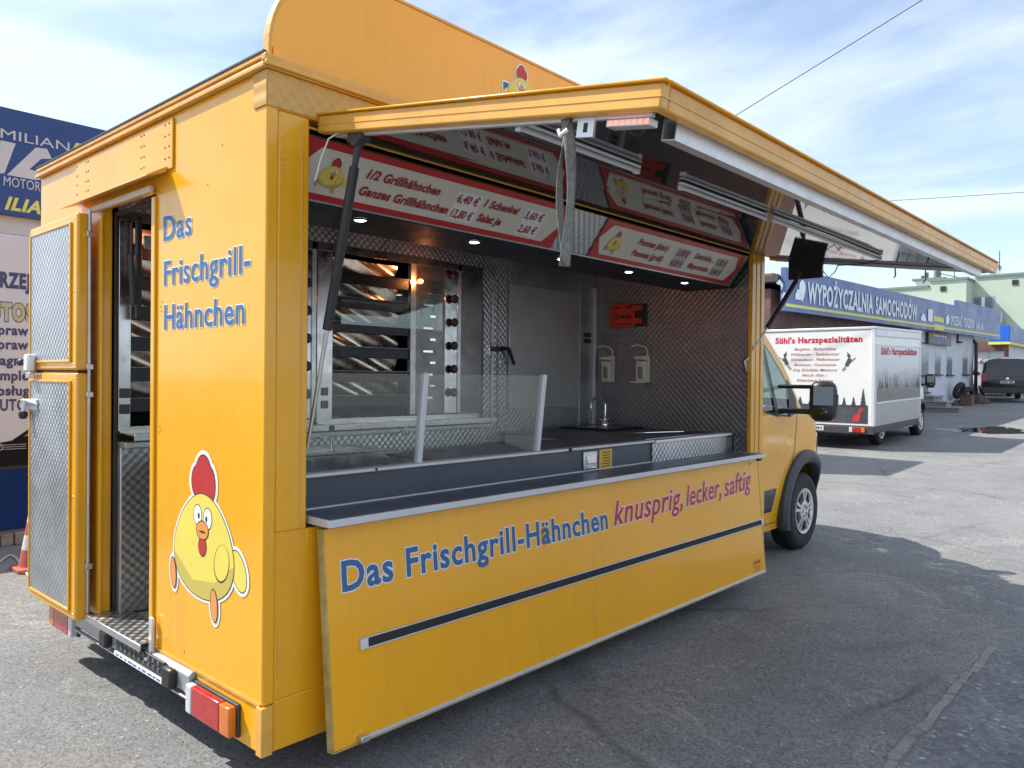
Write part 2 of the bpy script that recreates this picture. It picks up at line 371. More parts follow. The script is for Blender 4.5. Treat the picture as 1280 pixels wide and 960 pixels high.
g.add([(x, y, gz(x)) for y in ys for x in xs], [(j*len(xs)+i, j*len(xs)+i+1, (j+1)*len(xs)+i+1, (j+1)*len(xs)+i) for j in range(len(ys)-1) for i in range(len(xs)-1)])
ground = g.build('ground', M_asp, smooth=60); tag(ground, kind='structure')
# worn concrete seam in the asphalt, laid as separate strips
M_seam = mat('seam_concrete', (.27, .26, .235), .85, var=.25, vs=14, bmp=.5, bs_=90, dirt=(.14, .135, .13), ds=6)
seam = [(1.45, -1.690, .50), (1.96, -1.675, .38), (2.35, -1.69, .55), (2.915, -1.685, .40), (3.325, -1.70, .57)]
for i, (x, y, l) in enumerate(seam):
    k = MB(); n = 9
    rag = random.Random(i)
    t_ = [(x + l*j/n, y + .020 + rag.uniform(-.006, .006)) for j in range(n+1)]; b_ = [(x + l*j/n, y - .022 + rag.uniform(-.006, .006)) for j in range(n+1)]
    k.prism([(px, py, -.02) for px, py in b_] + [(px, py, -.02) for px, py in reversed(t_)], (0, 0, .028))
    o = k.build('concrete_strip', M_seam, ground)
# newer asphalt patch beyond the seam
M_pat = mat('asphalt_patch', (.185, .187, .192), .85, var=.18, vs=2.0, bmp=.5, bs_=140, dirt=(.27, .265, .255), ds=1.4)
tp = M_pat.node_tree; vb = tp.nodes.new('ShaderNodeTexVoronoi'); vb.inputs['Scale'].default_value = 48; cb2 = tp.nodes.new('ShaderNodeTexCoord'); lk(tp, cb2.outputs['Object'], vb.inputs['Vector'])
bsd = tp.nodes['Principled BSDF']; src = bsd.inputs['Base Color'].links[0].from_socket
lk(tp, tmix(tp, .8, src, ramp(tp, vb.outputs['Color'], (.1, (.6, .6, .6)), (.55, (1., 1., 1.)), (.84, (1.3, 1.3, 1.25)), (.95, (2.6, 2.55, 2.4))), 'MULTIPLY'), bsd.inputs['Base Color'])
k = MB(); rp_ = random.Random(6); e_ = [(.9+i*.2, -1.712+rp_.uniform(-.012, .006)) for i in range(16)] + [(3.93+rp_.uniform(-.03, .03), -1.75-i*.25) for i in range(9)]
k.prism([(x, y, -.02) for x, y in [(.9, -3.9)] + e_[:16] + e_[16:] + [(3.9, -3.9)]], (0, 0, .0245)); o = k.build('asphalt_patch', M_pat); tag(o, kind='structure')
# loose white grit on the yard
k = MB(); rg = random.Random(3)
for i in range(1500):
    x = rg.uniform(-1.2, 14); y = rg.uniform(-3.2, 1.8) if rg.random() < .8 else rg.uniform(2.6, 5)
    s = rg.choice((.004, .005, .006, .009)); a = rg.uniform(0, 3)
    if 0 < x < 4.4 and 0 < y < 2.5: continue
    if (x-CAM.x)**2 + (y-CAM.y)**2 < 1.5: continue
    p = [(x+s*math.cos(a+q*1.57)*rg.uniform(.6, 1.2), y+s*math.sin(a+q*1.57)*rg.uniform(.6, 1.2), gz(x)-.001) for q in range(4)]
    k.add(p+[(x, y, gz(x)+s*.6)], [(0, 1, 4), (1, 2, 4), (2, 3, 4), (3, 0, 4)])
gr = k.build('loose_grit', mat('grit', (.42, .40, .37), .8, var=.5, vs=1.3)); tag(gr, 'pale loose grit scattered over the asphalt yard', 'grit', kind='stuff')
# puddle
k = MB(); rg = random.Random(5); pp = []
for i in range(40):
    a = 2*math.pi*i/40; r_ = 1 + .22*math.sin(3*a+1) + .12*math.sin(7*a) + rg.uniform(-.05, .05)
    x = 22.8 + 1.35*r_*math.cos(a)*.8 + .55*r_*math.sin(a)*.4; y = 1.9 + .9*r_*math.sin(a) - .35*math.cos(a); pp.append((x, y, gz(x)+.006))
k.poly(pp); pd = k.build('puddle', mat('puddle_water', (.02, .02, .02), .03, var=.1, rv=.01, spec=.6)); tag(pd, kind='structure')

# ------------------------------------------------------------------ the yellow food truck
FT = thing('food_truck', (2.2, 1.2, 0), 'yellow grill chicken food truck with raised serving awning and open rear door', 'food truck')
def part(name, fn, mt, parent=FT, **k):
    mb = MB(); fn(mb); return mb.build(name, mt, parent, **k)
def bx(name, mt, *b, parent=FT, **k): return part(name, lambda m: m.box(*b), mt, parent, **k)
X1, YB, ZT = 4.40, 2.47, 2.74
bx('floor', [M_floor], .03, X1-.02, .04, YB-.03, .30, .362)
# rear wall around the doorway
def rw(m):
    m.box(0, .05, -.03, .915, .352, ZT); m.box(0, .05, 1.535, YB, .352, ZT); m.box(0, .05, .915, 1.535, 2.44, ZT)
RW = part('rear_wall', rw, M_yel, bev=.006)
def trim(m):
    m.box(-.012, .0, .90, .935, .34, 2.40); m.box(-.012, .0, 1.52, 1.56, .34, 2.40)   # door jamb trims
part('door_jamb', trim, M_yel, RW, bev=.003)
part('jamb_liner', lambda m: (m.box(.051, .064, .935, .95, .37, 2.42), m.box(.051, .064, 1.5, 1.515, .37, 2.42), m.box(.051, .064, .951, 1.499, 2.40, 2.42)), M_blk, RW)
part('panel_seam', lambda m: (m.box(-.006, -.001, -.02, .90, .350, .362)), M_yelw, RW)
# riveted reinforcement plate and rain hood over the door
pl = part('hood_plate', lambda m: m.box(-.010, -.001, .73, 1.88, 2.50, 2.72), M_yel, RW, bev=.003)
part('rain_hood', lambda m: m.prism([(-.011, .78, 2.515), (-.10, .78, 2.462), (-.10, .78, 2.455), (-.011, .78, 2.49)], (0, 1.06, 0)), M_yelw, RW, bev=.002)
part('door_gutter', lambda m: m.box(-.034, -.0125, .905, 1.60, 2.418, 2.448), mat('gutter_cream', (.66, .56, .40), .5, var=.08), RW, bev=.004)
def riv(m):
    for y in (.76, .80, 1.02, 1.05, 1.70, 1.73, 1.86):
        for z in (2.55, 2.60, 2.65, 2.70): m.lathe((-.0105, y, z), (-1, 0, 0), [(.0045, 0), (.004, .002), (0, .003)], 8)
part('rivet', riv, M_dgr, RW)
# scuffs, small holes left by old fittings
def holes(m):
    rr = random.Random(4)
    for (y, z) in ((.845, 1.92), (.86, 1.90), (.85, 1.88), (.86, 1.36), (.85, 1.345), (.865, 1.335), (.30, 2.52), (.42, 2.38), (.60, .405), (.56, .36)):
        m.lathe((-.0008, y+rr.uniform(-.005, .005), z), (-1, 0, 0), [(.004, 0), (.0, .0006)], 8)
part('screw_hole', holes, M_und, RW)
# lettering on the rear
for s, y0, wd, z in (('Das', .828, .268, 2.192), ('Frischgrill-', .820, .742, 1.992), ('Hähnchen', .816, .70, 1.798)):
    mb = MB(); put_text(mb, s, (-.002, y0, z), (0, -1, 0), (0, 0, 1), wd, .105, .017, 0, 0, .026, 1); mb.build('lettering', [M_blue, M_wht], RW, rec=False)
mb = MB(); bird(mb, (-.001, .44, .62), (0, -1, 0), (0, 0, 1), .665, 1); mb.build('bird_sticker', EM, RW, rec=False)
# skirts and corner posts
def skirt(m):
    m.box(.004, .05, -.03, .50, .168, .349); m.box(.05, X1, -.028, .02, .168, .36)
part('skirt', skirt, M_yel, bev=.004)
part('corner_angle', lambda m: m.box(-.012, .035, -.046, -.004, .168, .352), M_yelw, bev=.003)
part('lower_side_wall', lambda m: m.box(.05, X1, -.024, .03, .36, 1.0), M_yel, bev=.003)
SF = part('side_frame', lambda m: (m.box(.05, .185, -.03, .06, 1.0, 2.60), m.box(4.125, 4.345, -.03, .004, 1.0, 2.60)), M_yel, bev=.006)
part('frame_ridge', lambda m: (m.box(.150, .158, -.033, -.0285, 1.0, 2.58), m.box(4.19, 4.20, -.034, -.0285, 1.0, 2.6), m.box(4.27, 4.285, -.036, -.0285, 1.0, 2.6)), M_yelw, SF, bev=.002)
part('frame_sill', lambda m: (m.box(.186, 4.12, -.03, .06, .93, .999),), M_yel, SF, bev=.003)
def rv2(m):
    for z in [.46+.028*i for i in range(6)] + [1.28+.03*i for i in range(5)] + [2.34+.03*i for i in range(5)]:
        m.lathe((.066, -.030, z), (0, -1, 0), [(.004, 0), (.003, .002), (0, .003)], 7)
part('rivet', rv2, M_alu, SF)
FA = part('side_fascia', lambda m: m.box(.0, X1, -.032, .05, 2.60, ZT), M_yel, bev=.004)
part('corner_plate', lambda m: (m.box(.0, .47, -.037, -.032, 2.605, 2.735), m.box(-.006, .0, -.035, .055, 2.605, 2.735)), M_qyel, FA)
# roof with lip
RF = part('roof', lambda m: (m.box(-.012, X1+.02, -.045, YB+.02, ZT, 2.775),), M_yelw, bev=.006)
part('roof_lip', lambda m: (m.box(-.026, -.0125, -.048, YB+.025, 2.738, 2.756), m.box(-.018, .0, -.048, YB+.025, 2.7755, 2.794)), M_yelw, RF, bev=.003)
part('gutter', lambda m: (m.box(-.02, X1+.02, -.062, -.044, 2.745, 2.765), m.box(-.02, X1+.02, -.052, -.02, 2.7655, 2.79)), M_yelw, RF, bev=.004)
part('roof_rail', lambda m: m.box(-.022, -.006, -.04, YB+.02, 2.7945, 2.802), M_dgr, RF)
# roof sign board with a rounded rear end
def sgn(m):
    pts = []; z0, z1, r_ = 2.79, 3.255, .40
    pts += [(.055, z0), (.052, z0+.05)] + [(.052+r_-r_*math.cos(R(a)), z1-r_+r_*math.sin(R(a))) for a in range(0, 91, 6)]
    pts += [(4.36, z1), (4.36, z0)]
    m.prism([(x, .035, z) for x, z in pts], (0, .03, 0))
SB = part('roof_sign_board', sgn, M_flap, bev=.003)
def sgn_e(m):
    z1, r_ = 3.255, .40; path = [(.052, 2.80), (.052, 2.84)] + [(.052+r_-r_*math.cos(R(a)), z1-r_+r_*math.sin(R(a))) for a in range(0, 91, 6)] + [(4.36, z1)]
    for (a, b) in zip(path, path[1:]):
        d = Vector((b[0]-a[0], 0, b[1]-a[1])).normalized(); nn = Vector((-d.z, 0, d.x))*.012
        m.prism([Vector((a[0], .030, a[1])), Vector((b[0], .030, b[1])), Vector((b[0], .030, b[1]))+nn, Vector((a[0], .030, a[1]))+nn], (0, .04, 0))
part('edge_moulding', sgn_e, M_yelw, SB)
part('foot_rail', lambda m: m.box(.06, 4.36, .026, .0345, 2.80, 2.86), M_flap, SB, bev=.003)
mb = MB(); bird(mb, (1.50, .034, 2.96), (1, 0, 0), (0, 0, 1), .27, -1); put_text(mb, 'Das Frischgrill-Hähnchen', (1.36, .034, 2.93), (1, 0, 0), (0, 0, 1), 2.6, .16, .045, 0, 6, .035, 0)
mb.build('sign_graphics', EM, SB, rec=False)
# other walls, inner linings
part('left_wall', lambda m: m.box(.05, X1, YB-.04, YB, .30, ZT), M_yel)
part('front_wall', lambda m: (m.box(4.215, X1, .075, YB-.04, .362, ZT-.001),), M_yel)
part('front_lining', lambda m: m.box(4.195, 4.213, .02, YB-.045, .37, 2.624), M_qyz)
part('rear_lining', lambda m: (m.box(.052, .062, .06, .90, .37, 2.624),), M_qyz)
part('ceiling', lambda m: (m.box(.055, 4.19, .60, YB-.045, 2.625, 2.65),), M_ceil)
bx('roof_core', M_und, .055, 4.20, .08, YB-.05, 2.66, 2.735)
# ---------------------------------------------- rear door, two leaves swung right round
def leaf(z0, z1, nm):
    d = part('door_leaf', lambda m: (m.box(-.105, -.045, 1.575, 2.30, z0, z1),), M_yel, bev=.012, seg=3)
    part('quilted_panel', lambda m: m.box(-.110, -.1045, 1.655, 2.262, z0+.05, z1-.05), M_qdoor, d)
    part('inner_moulding', lambda m: (m.box(-.116, -.105, 1.642, 1.658, z0+.04, z1-.04), m.box(-.116, -.105, 2.258, 2.272, z0+.04, z1-.04), m.box(-.116, -.105, 1.658, 2.258, z1-.053, z1-.04), m.box(-.116, -.105, 1.658, 2.258, z0+.04, z0+.053)), M_yel, d, bev=.003)
    def sc(m):
        for y in (1.61, 2.285):
            for z in (z0+.03, (z0+z1)/2, z1-.03): m.lathe((-.1052, y, z), (-1, 0, 0), [(.006, 0), (.005, .002), (0, .003)], 8)
    part('screw', sc, M_alu, d)
    return d
DU = leaf(1.612, 2.405, 'u'); DL = leaf(.345, 1.600, 'l')
part('edge_gap_seal', lambda m: m.box(-.098, -.05, 1.58, 2.29, 1.600, 1.612), M_rub)
part('latch', lambda m: (m.box(-.155, -.112, 2.16, 2.235, 1.60, 1.70),), mat('latch_white', (.72, .73, .74), .3, .2, var=.03), DU, bev=.012)
part('latch_knob', lambda m: m.lathe((-.15, 2.26, 1.655), (-.3, 1, 0), [(.0, 0), (.018, .0), (.02, .02), (.012, .04), (0, .042)], 14), M_blk, DU, smooth=True)
part('latch_tongue', lambda m: m.box(-.150, -.118, 2.15, 2.21, 1.565, 1.60), M_alu, DU, bev=.004)
part('door_handle', lambda m: (m.box(-.122, -.111, 2.13, 2.32, 1.39, 1.45), m.prism([(-.123, 2.10, 1.43), (-.15, 2.20, 1.45), (-.15, 2.30, 1.45), (-.123, 2.36, 1.42)], (0, 0, -.012)), m.tube([(-.14, 2.25, 1.45), (-.145, 2.26, 1.38)], .012, 10)), M_aluw, DL, bev=.003)
part('lock_knob', lambda m: m.lathe((-.145, 2.26, 1.37), (0, 0, -1), [(.0, -.01), (.02, -.01), (.024, .01), (.015, .03), (0, .032)], 12), M_blk, DL, smooth=True)
part('hinge_rod', lambda m: m.tube([(-.05, 1.562, .35), (-.05, 1.562, 2.42)], .008, 10), M_stlw)
def hinges(m):
    for z in (.62, 1.49, 1.63, 2.30): m.box(-.066, -.034, 1.545, 1.578, z-.014, z+.014)
part('hinge', hinges, M_alu, bev=.003)
# ---------------------------------------------- rear bumper, step, plate, lamps
def bump_(m):
    pr = [(.04, .347), (-.012, .347), (-.03, .335), (-.03, .262), (-.012, .25), (.04, .25)]
    m.prism([(x, .505, z) for x, z in pr], (0, 1.29, 0))
BU = part('bumper', bump_, mat('bumper_silver', (.42, .44, .46), .42, .5, var=.1, vs=5), bev=.006)
part('bumper_edge', lambda m: m.box(-.040, -.020, .506, 1.794, .240, .2495), M_alu, BU, bev=.003)
ST = part('rear_step', lambda m: (m.box(-.058, .12, .93, 1.53, .372, .380),), quilt('step_plate', 'XY', (.6, .6, .6), .03, .35, 1., .6))
part('step_edge', lambda m: m.box(-.068, -.0585, .90, 1.56, .348, .382), M_alu, ST, bev=.003)
part('door_stop', lambda m: (m.box(-.028, -.0125, .865, .898, .31, .50), m.box(-.05, -.0285, .868, .895, .31, .325)), M_aluw, bev=.004)
NP = part('plate_holder', lambda m: m.box(-.044, -.0305, .70, 1.22, .268, .345), M_blk, bev=.004)
part('plate_strip', lambda m: m.box(-.052, -.0445, .70, 1.22, .252, .276), M_wht, NP, bev=.002)
def pprint(m):
    rr = random.Random(9); y = 1.20
    while y > .74:
        l = rr.uniform(.02, .05); m.box(-.0528, -.0521, y-l, y, .260, .268); y -= l+rr.uniform(.008, .03)
part('plate_print', pprint, M_blue, NP)
def pslots(m):
    for i in range(9):
        for z in (.292, .322): m.box(-.047, -.0442, .745+.05*i, .765+.05*i, z, z+.016)
part('plate_slot', pslots, mat('slot_grey', (.11, .115, .12), .5), NP)
part('plate_lamp', lambda m: (m.box(-.065, -.0305, .60, .69, .256, .342), m.box(-.065, -.0305, 1.30, 1.385, .262, .342)), M_blk, bev=.012)
def tail(y0, y1, z0, z1, rev):
    a, b = y0, y1; w_ = (b-a)
    t_ = part('tail_lamp', lambda m: m.box(-.012, .003, a-.004, b+.004, z0, z1), M_dgr, bev=.004)
    seg = [(0, .22, M_lenso, 'amber_segment'), (.22, .86, M_lens, 'red_segment'), (.86, 1, M_lensw, 'clear_segment')]
    for p, q, mt, nm in seg:
        if rev: p, q = 1-q, 1-p
        bx(nm, mt, -.046, -.0125, a+w_*p+.001, a+w_*q-.001, z0+.006, z1-.006, parent=t_, bev=.006)
tail(.135, .50, .188, .318, False); tail(1.81, 2.15, .190, .318, True)
# ---------------------------------------------- front serving flap
Tp = Vector((0, -.087, 1.0)); Bt = Vector((0, -.170, .148)); dn = (Bt-Tp); nout = Vector((0, dn.z, -dn.y)).normalized()  # outward normal has -y
if nout.y > 0: nout = -nout
def fpt(x, z, off=0.):
    t_ = (z-Tp.z)/(Bt.z-Tp.z); p = Tp + dn*t_; return Vector((x, p.y, p.z)) + nout*off
def fbox(m, x0, x1, z0, z1, o0, o1, mi=0):
    m.prism([fpt(x0, z0, o0), fpt(x1, z0, o0), fpt(x1, z1, o0), fpt(x0, z1, o0)], nout*(o1-o0), mi)
FL = part('serving_flap', lambda m: fbox(m, .225, 4.115, .150, .998, -.034, 0), M_flap, bev=.003)
part('flap_edge', lambda m: (fbox(m, .218, .226, .145, .998, -.036, .001), fbox(m, .226, 4.115, .143, .152, -.036, .002), fbox(m, 4.115, 4.122, .145, .998, -.036, .001)), mat('edge_worn', (.40, .30, .09), .6, var=.3, vs=20), FL)
part('bottom_trim', lambda m: fbox(m, .34, 4.11, .150, .166, .001, .006), M_aluw, FL, bev=.002)
part('bump_strip', lambda m: (fbox(m, .40, 4.085, .507, .541, .001, .010),), M_rub, FL, bev=.003)
part('strip_border', lambda m: (fbox(m, .37, 4.10, .5415, .547, .001, .014), fbox(m, .37, 4.10, .501, .5065, .001, .014), fbox(m, .365, .40, .5025, .5455, .0012, .018), fbox(m, 4.085, 4.105, .5025, .5455, .0012, .016)), M_aluw, FL, bev=.002)
part('flap_catch', lambda m: (fbox(m, .335, .375, .150, .176, .003, .03), fbox(m, 3.98, 4.02, .958, .972, .001, .012)), M_alu, FL, bev=.004)
UF = Vector((1, 0, 0)); VF = -dn.normalized()
mb = MB(); put_text(mb, 'Das Frischgrill-Hähnchen', fpt(.297, .745, .0015), UF, VF, 1.82, .114, .026, 0, 0, .030, 1); mb.build('blue_lettering', [M_blue, M_wht], FL, rec=False)
# brush script, each word slanted and climbing a little
x = 2.175
for wd, wid, z, a in (('knusprig,', .79, .752, .02), ('lecker,', .49, .764, .03), ('saftig', .44, .772, .05)):
    mb = MB(); put_text(mb, wd, fpt(x, z, .0015), UF, VF, wid, .135, .016, .30, 0, .026, 1, arc=a); x += wid + .045; mb.build('red_lettering', [M_rvin, M_wht], FL, rec=False)
mb = MB(); put_text(mb, 'J K+K', fpt(3.915, .232, .0015), UF, VF, .125, .024, .02, .2, 0)
for i in range(3): fbox(mb, 3.925+.01*i, 4.03-.008*i, .208-.014*i, .212-.014*i, .0012, .0016)
mb.build('maker_mark', [mat('mark_brown', (.16, .03, .02), .5)], FL, rec=False)
# ---------------------------------------------- customer shelf, upstand, glass screen
SH = part('customer_shelf', lambda m: m.box(.212, 4.10, -.150, .165, 1.018, 1.040), M_shelf, bev=.002)
part('shelf_edge', lambda m: (m.box(.200, 4.108, -.162, -.1502, 1.014, 1.044), m.box(.200, .2118, -.150, .165, 1.014, 1.044), m.box(4.1003, 4.108, -.150, .10, 1.014, 1.044)), M_edge, SH, bev=.003)
part('shelf_bracket', lambda m: (m.box(4.02, 4.07, -.15, -.12, .992, 1.013),), M_blk, SH, bev=.003)
UPS = part('counter_upstand', lambda m: m.box(.187, 2.93, .118, .145, 1.041, 1.176), M_lam)
part('joint_bead', lambda m: m.box(.187, 2.93, .108, .118, 1.0405, 1.049), M_edge, UPS, bev=.002)
part('upstand_trim', lambda m: (m.box(.187, 2.94, .090, .150, 1.1765, 1.192),), M_edge, UPS, bev=.003)
part('quilted_upstand', lambda m: m.box(2.935, 4.00, .105, .145, 1.041, 1.168), M_qxz)
part('upstand_cap', lambda m: m.box(2.945, 4.05, .085, .17, 1.170, 1.190), M_aluw, bev=.003)
part('trim_screw', lambda m: (m.lathe((.62, .0895, 1.185), (0, -1, 0), [(.007, 0), (.005, .004), (0, .005)], 8), m.lathe((2.02, .0895, 1.185), (0, -1, 0), [(.012, 0), (.01, .01), (0, .012)], 10), m.lathe((3.05, .0895, 1.185), (0, -1, 0), [(.007, 0), (.005, .004), (0, .005)], 8)), M_blk, UPS)
CL = part('flush_catch', lambda m: (m.box(2.175, 2.31, .105, .1178, 1.052, 1.160),), M_alu, UPS, bev=.004)
part('catch_lever', lambda m: (m.box(2.20, 2.285, .094, .106, 1.085, 1.140), m.tube([(2.205, .096, 1.062), (2.28, .096, 1.062)], .006, 8)), M_chr, UPS, bev=.004)
part('notice_sticker', lambda m: m.box(2.345, 2.48, .115, .1178, 1.050, 1.162), mat('sticker_yellow', (.70, .42, .04), .4, var=.05), UPS)
mb = MB(); rr = random.Random(2)
for i in range(6):
    x = 2.365 + rr.uniform(0, .02)
    while x < 2.455:
        l = rr.uniform(.008, .022); mb.box(x, min(x+l, 2.462), .1143, .1149, 1.140-.017*i, 1.146-.017*i); x += l+.004
mb.build('sticker_print', [M_und], UPS, rec=False)
SL = Vector((0, -.045, .42))
def gp(x, t_, off=0): return Vector((x, .118, 1.19)) + SL*t_ + Vector((0, off, 0))
GS = None
for i, (a, b) in enumerate(((.19, .868), (.912, 1.735), (1.78, 2.62))):
    if i == 2: continue
    mb = MB(); mb.prism([gp(a, 0), gp(b, 0), gp(b, 1.0), gp(a, 1.0)], (0, .006, 0)); o = mb.build('glass_pane', M_gl, FT)
for x in (.89, 1.757):
    mb = MB(); mb.prism([gp(x-.016, 0, -.012), gp(x+.016, 0, -.012), gp(x+.016, 1.02, -.012), gp(x-.016, 1.02, -.012)], (0, .034, 0)); o = mb.build('glass_post', mat('post_white', (.66, .68, .71), .35, .2, var=.04), FT, bev=.006)
# ---------------------------------------------- menu fascia inside the hatch
MT = Vector((0, .0, 2.545)); MBt = Vector((0, .155, 2.338)); md = (MBt-MT); mnrm = Vector((0, md.z, -md.y)).normalized()
if mnrm.y > 0: mnrm = -mnrm
MV = -md.normalized(); ML = md.length
def mp_(x, s, off=0.): return Vector((x, MBt.y, MBt.z)) + MV*s + mnrm*off
FAS = part('menu_fascia', lambda m: m.prism([mp_(.187, 0, -.004), mp_(4.13, 0, -.004), mp_(4.13, ML, -.004), mp_(.187, ML, -.004)], -mnrm*.02), M_qxz)
part('fascia_trim', lambda m: (m.prism([mp_(.187, -.014, .004), mp_(4.13, -.014, .004), mp_(4.13, 0, .004), mp_(.187, 0, .004)], -mnrm*.02),), M_alu, FAS)
part('hatch_trim', lambda m: m.box(.187, 4.13, -.018, -.008, 2.566, 2.575), M_yelw, bev=.002)
def menu(x0, x1, rows, cols):
    b = part('menu_board', lambda m: m.prism([mp_(x0, .0, 0), mp_(x1, 0, 0), mp_(x1, ML, 0), mp_(x0, ML, 0)], mnrm*.004), M_red)
    def cream(m):
        s0, s1, sm = .030, ML-.030, ML/2; p = .085
        m.poly([mp_(x0+.01, sm, .0052), mp_(x0+p, s0, .0052), mp_(x1-p-.02, s0, .0052), mp_(x1-.035, sm, .0052), mp_(x1-p-.02, s1, .0052), mp_(x0+p, s1, .0052)])
    part('menu_field', cream, M_cream, b, rec=False)
    mb = MB(); bird(mb, mp_(x0+.175, .052, .006), UF, MV, .155, 1); mb.build('bird_sticker', EM, b, rec=False)
    st = MB()
    for s, x, r_, wd in rows:
        mb = MB(); put_text(mb, s, mp_(x, (.068, .148)[r_], .0085), UF, MV, wd, .040, .034, .25, 0); mb.build('menu_lettering', [M_rtxt], b, rec=False)
    for s, x, r_, wd in cols:
        mb = MB(); put_text(mb, s, mp_(x, (.060, .140)[r_], .0085), UF, MV, wd, .042, .022, .18, 0); mb.build('price_lettering', [M_rtxt], b, rec=False)
    for x in sorted({c[1] for c in cols}):
        ww = max(c[3] for c in cols if c[1] == x)
        st.poly([mp_(x-.012, .045, .0068), mp_(x+ww+.012, .045, .0068), mp_(x+ww+.014, .195, .0068), mp_(x-.008, .195, .0068)])
    st.build('price_sticker', M_wht, b, rec=False)
menu(.19, 1.895, [('1/2 Grillhähnchen', .525, 1, .425), ('Ganzes Grillhähnchen', .52, 0, .525), ('1 Schenkel', 1.25, 1, .258), ('Salat je', 1.248, 0, .172)], [('6,40 €', 1.068, 1, .145), ('12,80 €', 1.068, 0, .145), ('3,60 €', 1.562, 1, .148), ('2,60 €', 1.562, 0, .142)])
menu(2.25, 4.07, [('Pommes (klein)', 2.655, 1, .36), ('Pommes (groß)', 2.652, 0, .363), ('Getränke....', 3.382, 1, .285), ('Mayonnaise', 3.362, 0, .29)], [('2,70 €', 3.138, 1, .155), ('4,50 €', 3.13, 0, .155), ('1,25 €', 3.708, 1, .148), ('0,40 €', 3.706, 0, .148)])
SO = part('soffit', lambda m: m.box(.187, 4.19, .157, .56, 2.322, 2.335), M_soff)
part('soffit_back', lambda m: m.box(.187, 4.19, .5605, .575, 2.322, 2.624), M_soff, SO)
for x in (.663, 1.41, 2.16, 2.89, 3.64):
    s_ = part('spot_ring', lambda m: m.lathe((x, .28, 2.3215), (0, 0, -1), [(.03, .006), (.042, .004), (.044, 0)], 20), M_blk, SO, smooth=True)
    part('spot_light', lambda m: m.lathe((x, .28, 2.3190), (0, 0, -1), [(.029, 0), (.02, .004), (0, .005)], 16), M_led, SO)
# ---------------------------------------------- inside counters
WT = part('worktop', lambda m: (m.box(1.16, 2.95, .152, .72, 1.150, 1.172), m.box(2.95, 4.19, .175, 1.46, 1.150, 1.172), m.box(.187, 1.16, .152, .26, 1.150, 1.172)), M_shelf, bev=.002)
part('counter_front', lambda m: (m.box(.21, 4.0, .70, .715, .37, 1.148), m.box(2.96, 2.975, .72, 1.46, .37, 1.148)), M_stlw, WT)
part('counter_side', lambda m: (m.box(.21, 4.18, .15, .165, .37, 1.148),), M_stlw, WT)
SK = part('sink', lambda m: (m.box(3.62, 4.15, .95, 1.44, 1.173, 1.186),), M_soff, bev=.004)
part('basin', lambda m: (m.box(3.70, 4.02, 1.02, 1.36, 1.1865, 1.188),), M_stl, SK)
part('worktop_rail', lambda m: (m.tube([(3.25, .60, 1.19), (4.10, .32, 1.19)], .006, 8), m.tube([(2.98, .19, 1.183), (4.05, .19, 1.183)], .008, 8)), M_chr, WT)
def tap(m):
    m.lathe((4.06, 1.285, 1.186), (0, 0, 1), [(.028, 0), (.028, .02), (.018, .035), (.016, .06)], 16)
    pts = [(4.06, 1.285, 1.24), (4.06, 1.285, 1.36)] + [(4.06, 1.285+.075-.075*math.cos(R(a)), 1.36+.075*math.sin(R(a))) for a in range(15, 181, 15)] + [(4.06, 1.435, 1.33)]
    m.tube(pts, .009, 10); m.tube([(4.06, 1.30, 1.225), (4.05, 1.345, 1.262)], [.009, .015], 10); m.tube([(4.06, 1.27, 1.225), (4.05, 1.225, 1.255)], [.008, .012], 10)
part('faucet', tap, M_chr, SK, smooth=True)
# warming trough behind the first pane
WB = part('warming_trough', lambda m: (m.box(.21, 1.14, .66, .72, 1.02, 1.185), m.box(.21, 1.14, .26, .66, 1.02, 1.035), m.box(1.12, 1.145, .26, .66, 1.035, 1.165)), M_stl, bev=.003)
part('lid', lambda m: (m.box(.24, .62, .75, 1.15, 1.186, 1.20), m.box(.66, 1.10, .75, 1.15, 1.186, 1.20)), M_stl, WB, bev=.006)
part('lid_handle', lambda m: m.tube([(.74, .92, 1.20), (.74, .92, 1.255), (.76, .92, 1.262), (.94, .92, 1.262), (.96, .92, 1.255), (.96, .92, 1.20)], .007, 8), M_chr, WB, smooth=True)
part('trough_table', lambda m: (m.box(.21, 1.30, .72, 1.2, 1.15, 1.184),), M_stlw, WB)
BC = part('back_counter', lambda m: (m.box(.065, 2.73, 1.46, YB-.05, .37, 1.22), m.box(.065, 2.73, 1.40, YB-.05, 1.221, 1.25)), M_stlw, bev=.003)
part('quilted_front', lambda m: m.box(.07, 2.73, 1.452, 1.4595, .38, 1.215), M_qxz, BC)
part('gas_valve', lambda m: (m.box(1.86, 1.89, 1.37, 1.40, 1.20, 1.265), m.box(1.875, 1.90, 1.36, 1.37, 1.21, 1.23)), M_chr, BC, bev=.003)
CB = part('cabinet', lambda m: (m.box(2.735, 4.19, 1.50, YB-.05, .37, 2.624),), M_qxz)
part('upper_lining', lambda m: m.box(.065, 2.73, 1.50, 1.51, 2.434, 2.62), M_qxz)
CD = part('cabinet_door', lambda m: (m.box(3.02, 3.93, 1.484, 1.4995, 1.345, 2.345),), mat('door_steel', (.46, .455, .44), .42, .55, var=.10, vs=2.5), bev=.004)
part('door_rail', lambda m: (m.box(2.90, 2.99, 1.488, 1.4995, 1.20, 2.36), m.box(2.74, 2.80, 1.492, 1.4995, 1.20, 2.36)), M_qxz, CD)
part('door_strip', lambda m: (m.box(2.82, 2.845, 1.485, 1.4995, 1.21, 2.36),), M_alu, CD)
part('door_handle', lambda m: (m.box(2.80, 2.92, 1.46, 1.484, 1.80, 1.835), m.tube([(2.90, 1.452, 1.825), (2.97, 1.44, 1.82), (3.04, 1.445, 1.70)], [.018, .017, .013], 10)), M_blk, CD, bev=.003)
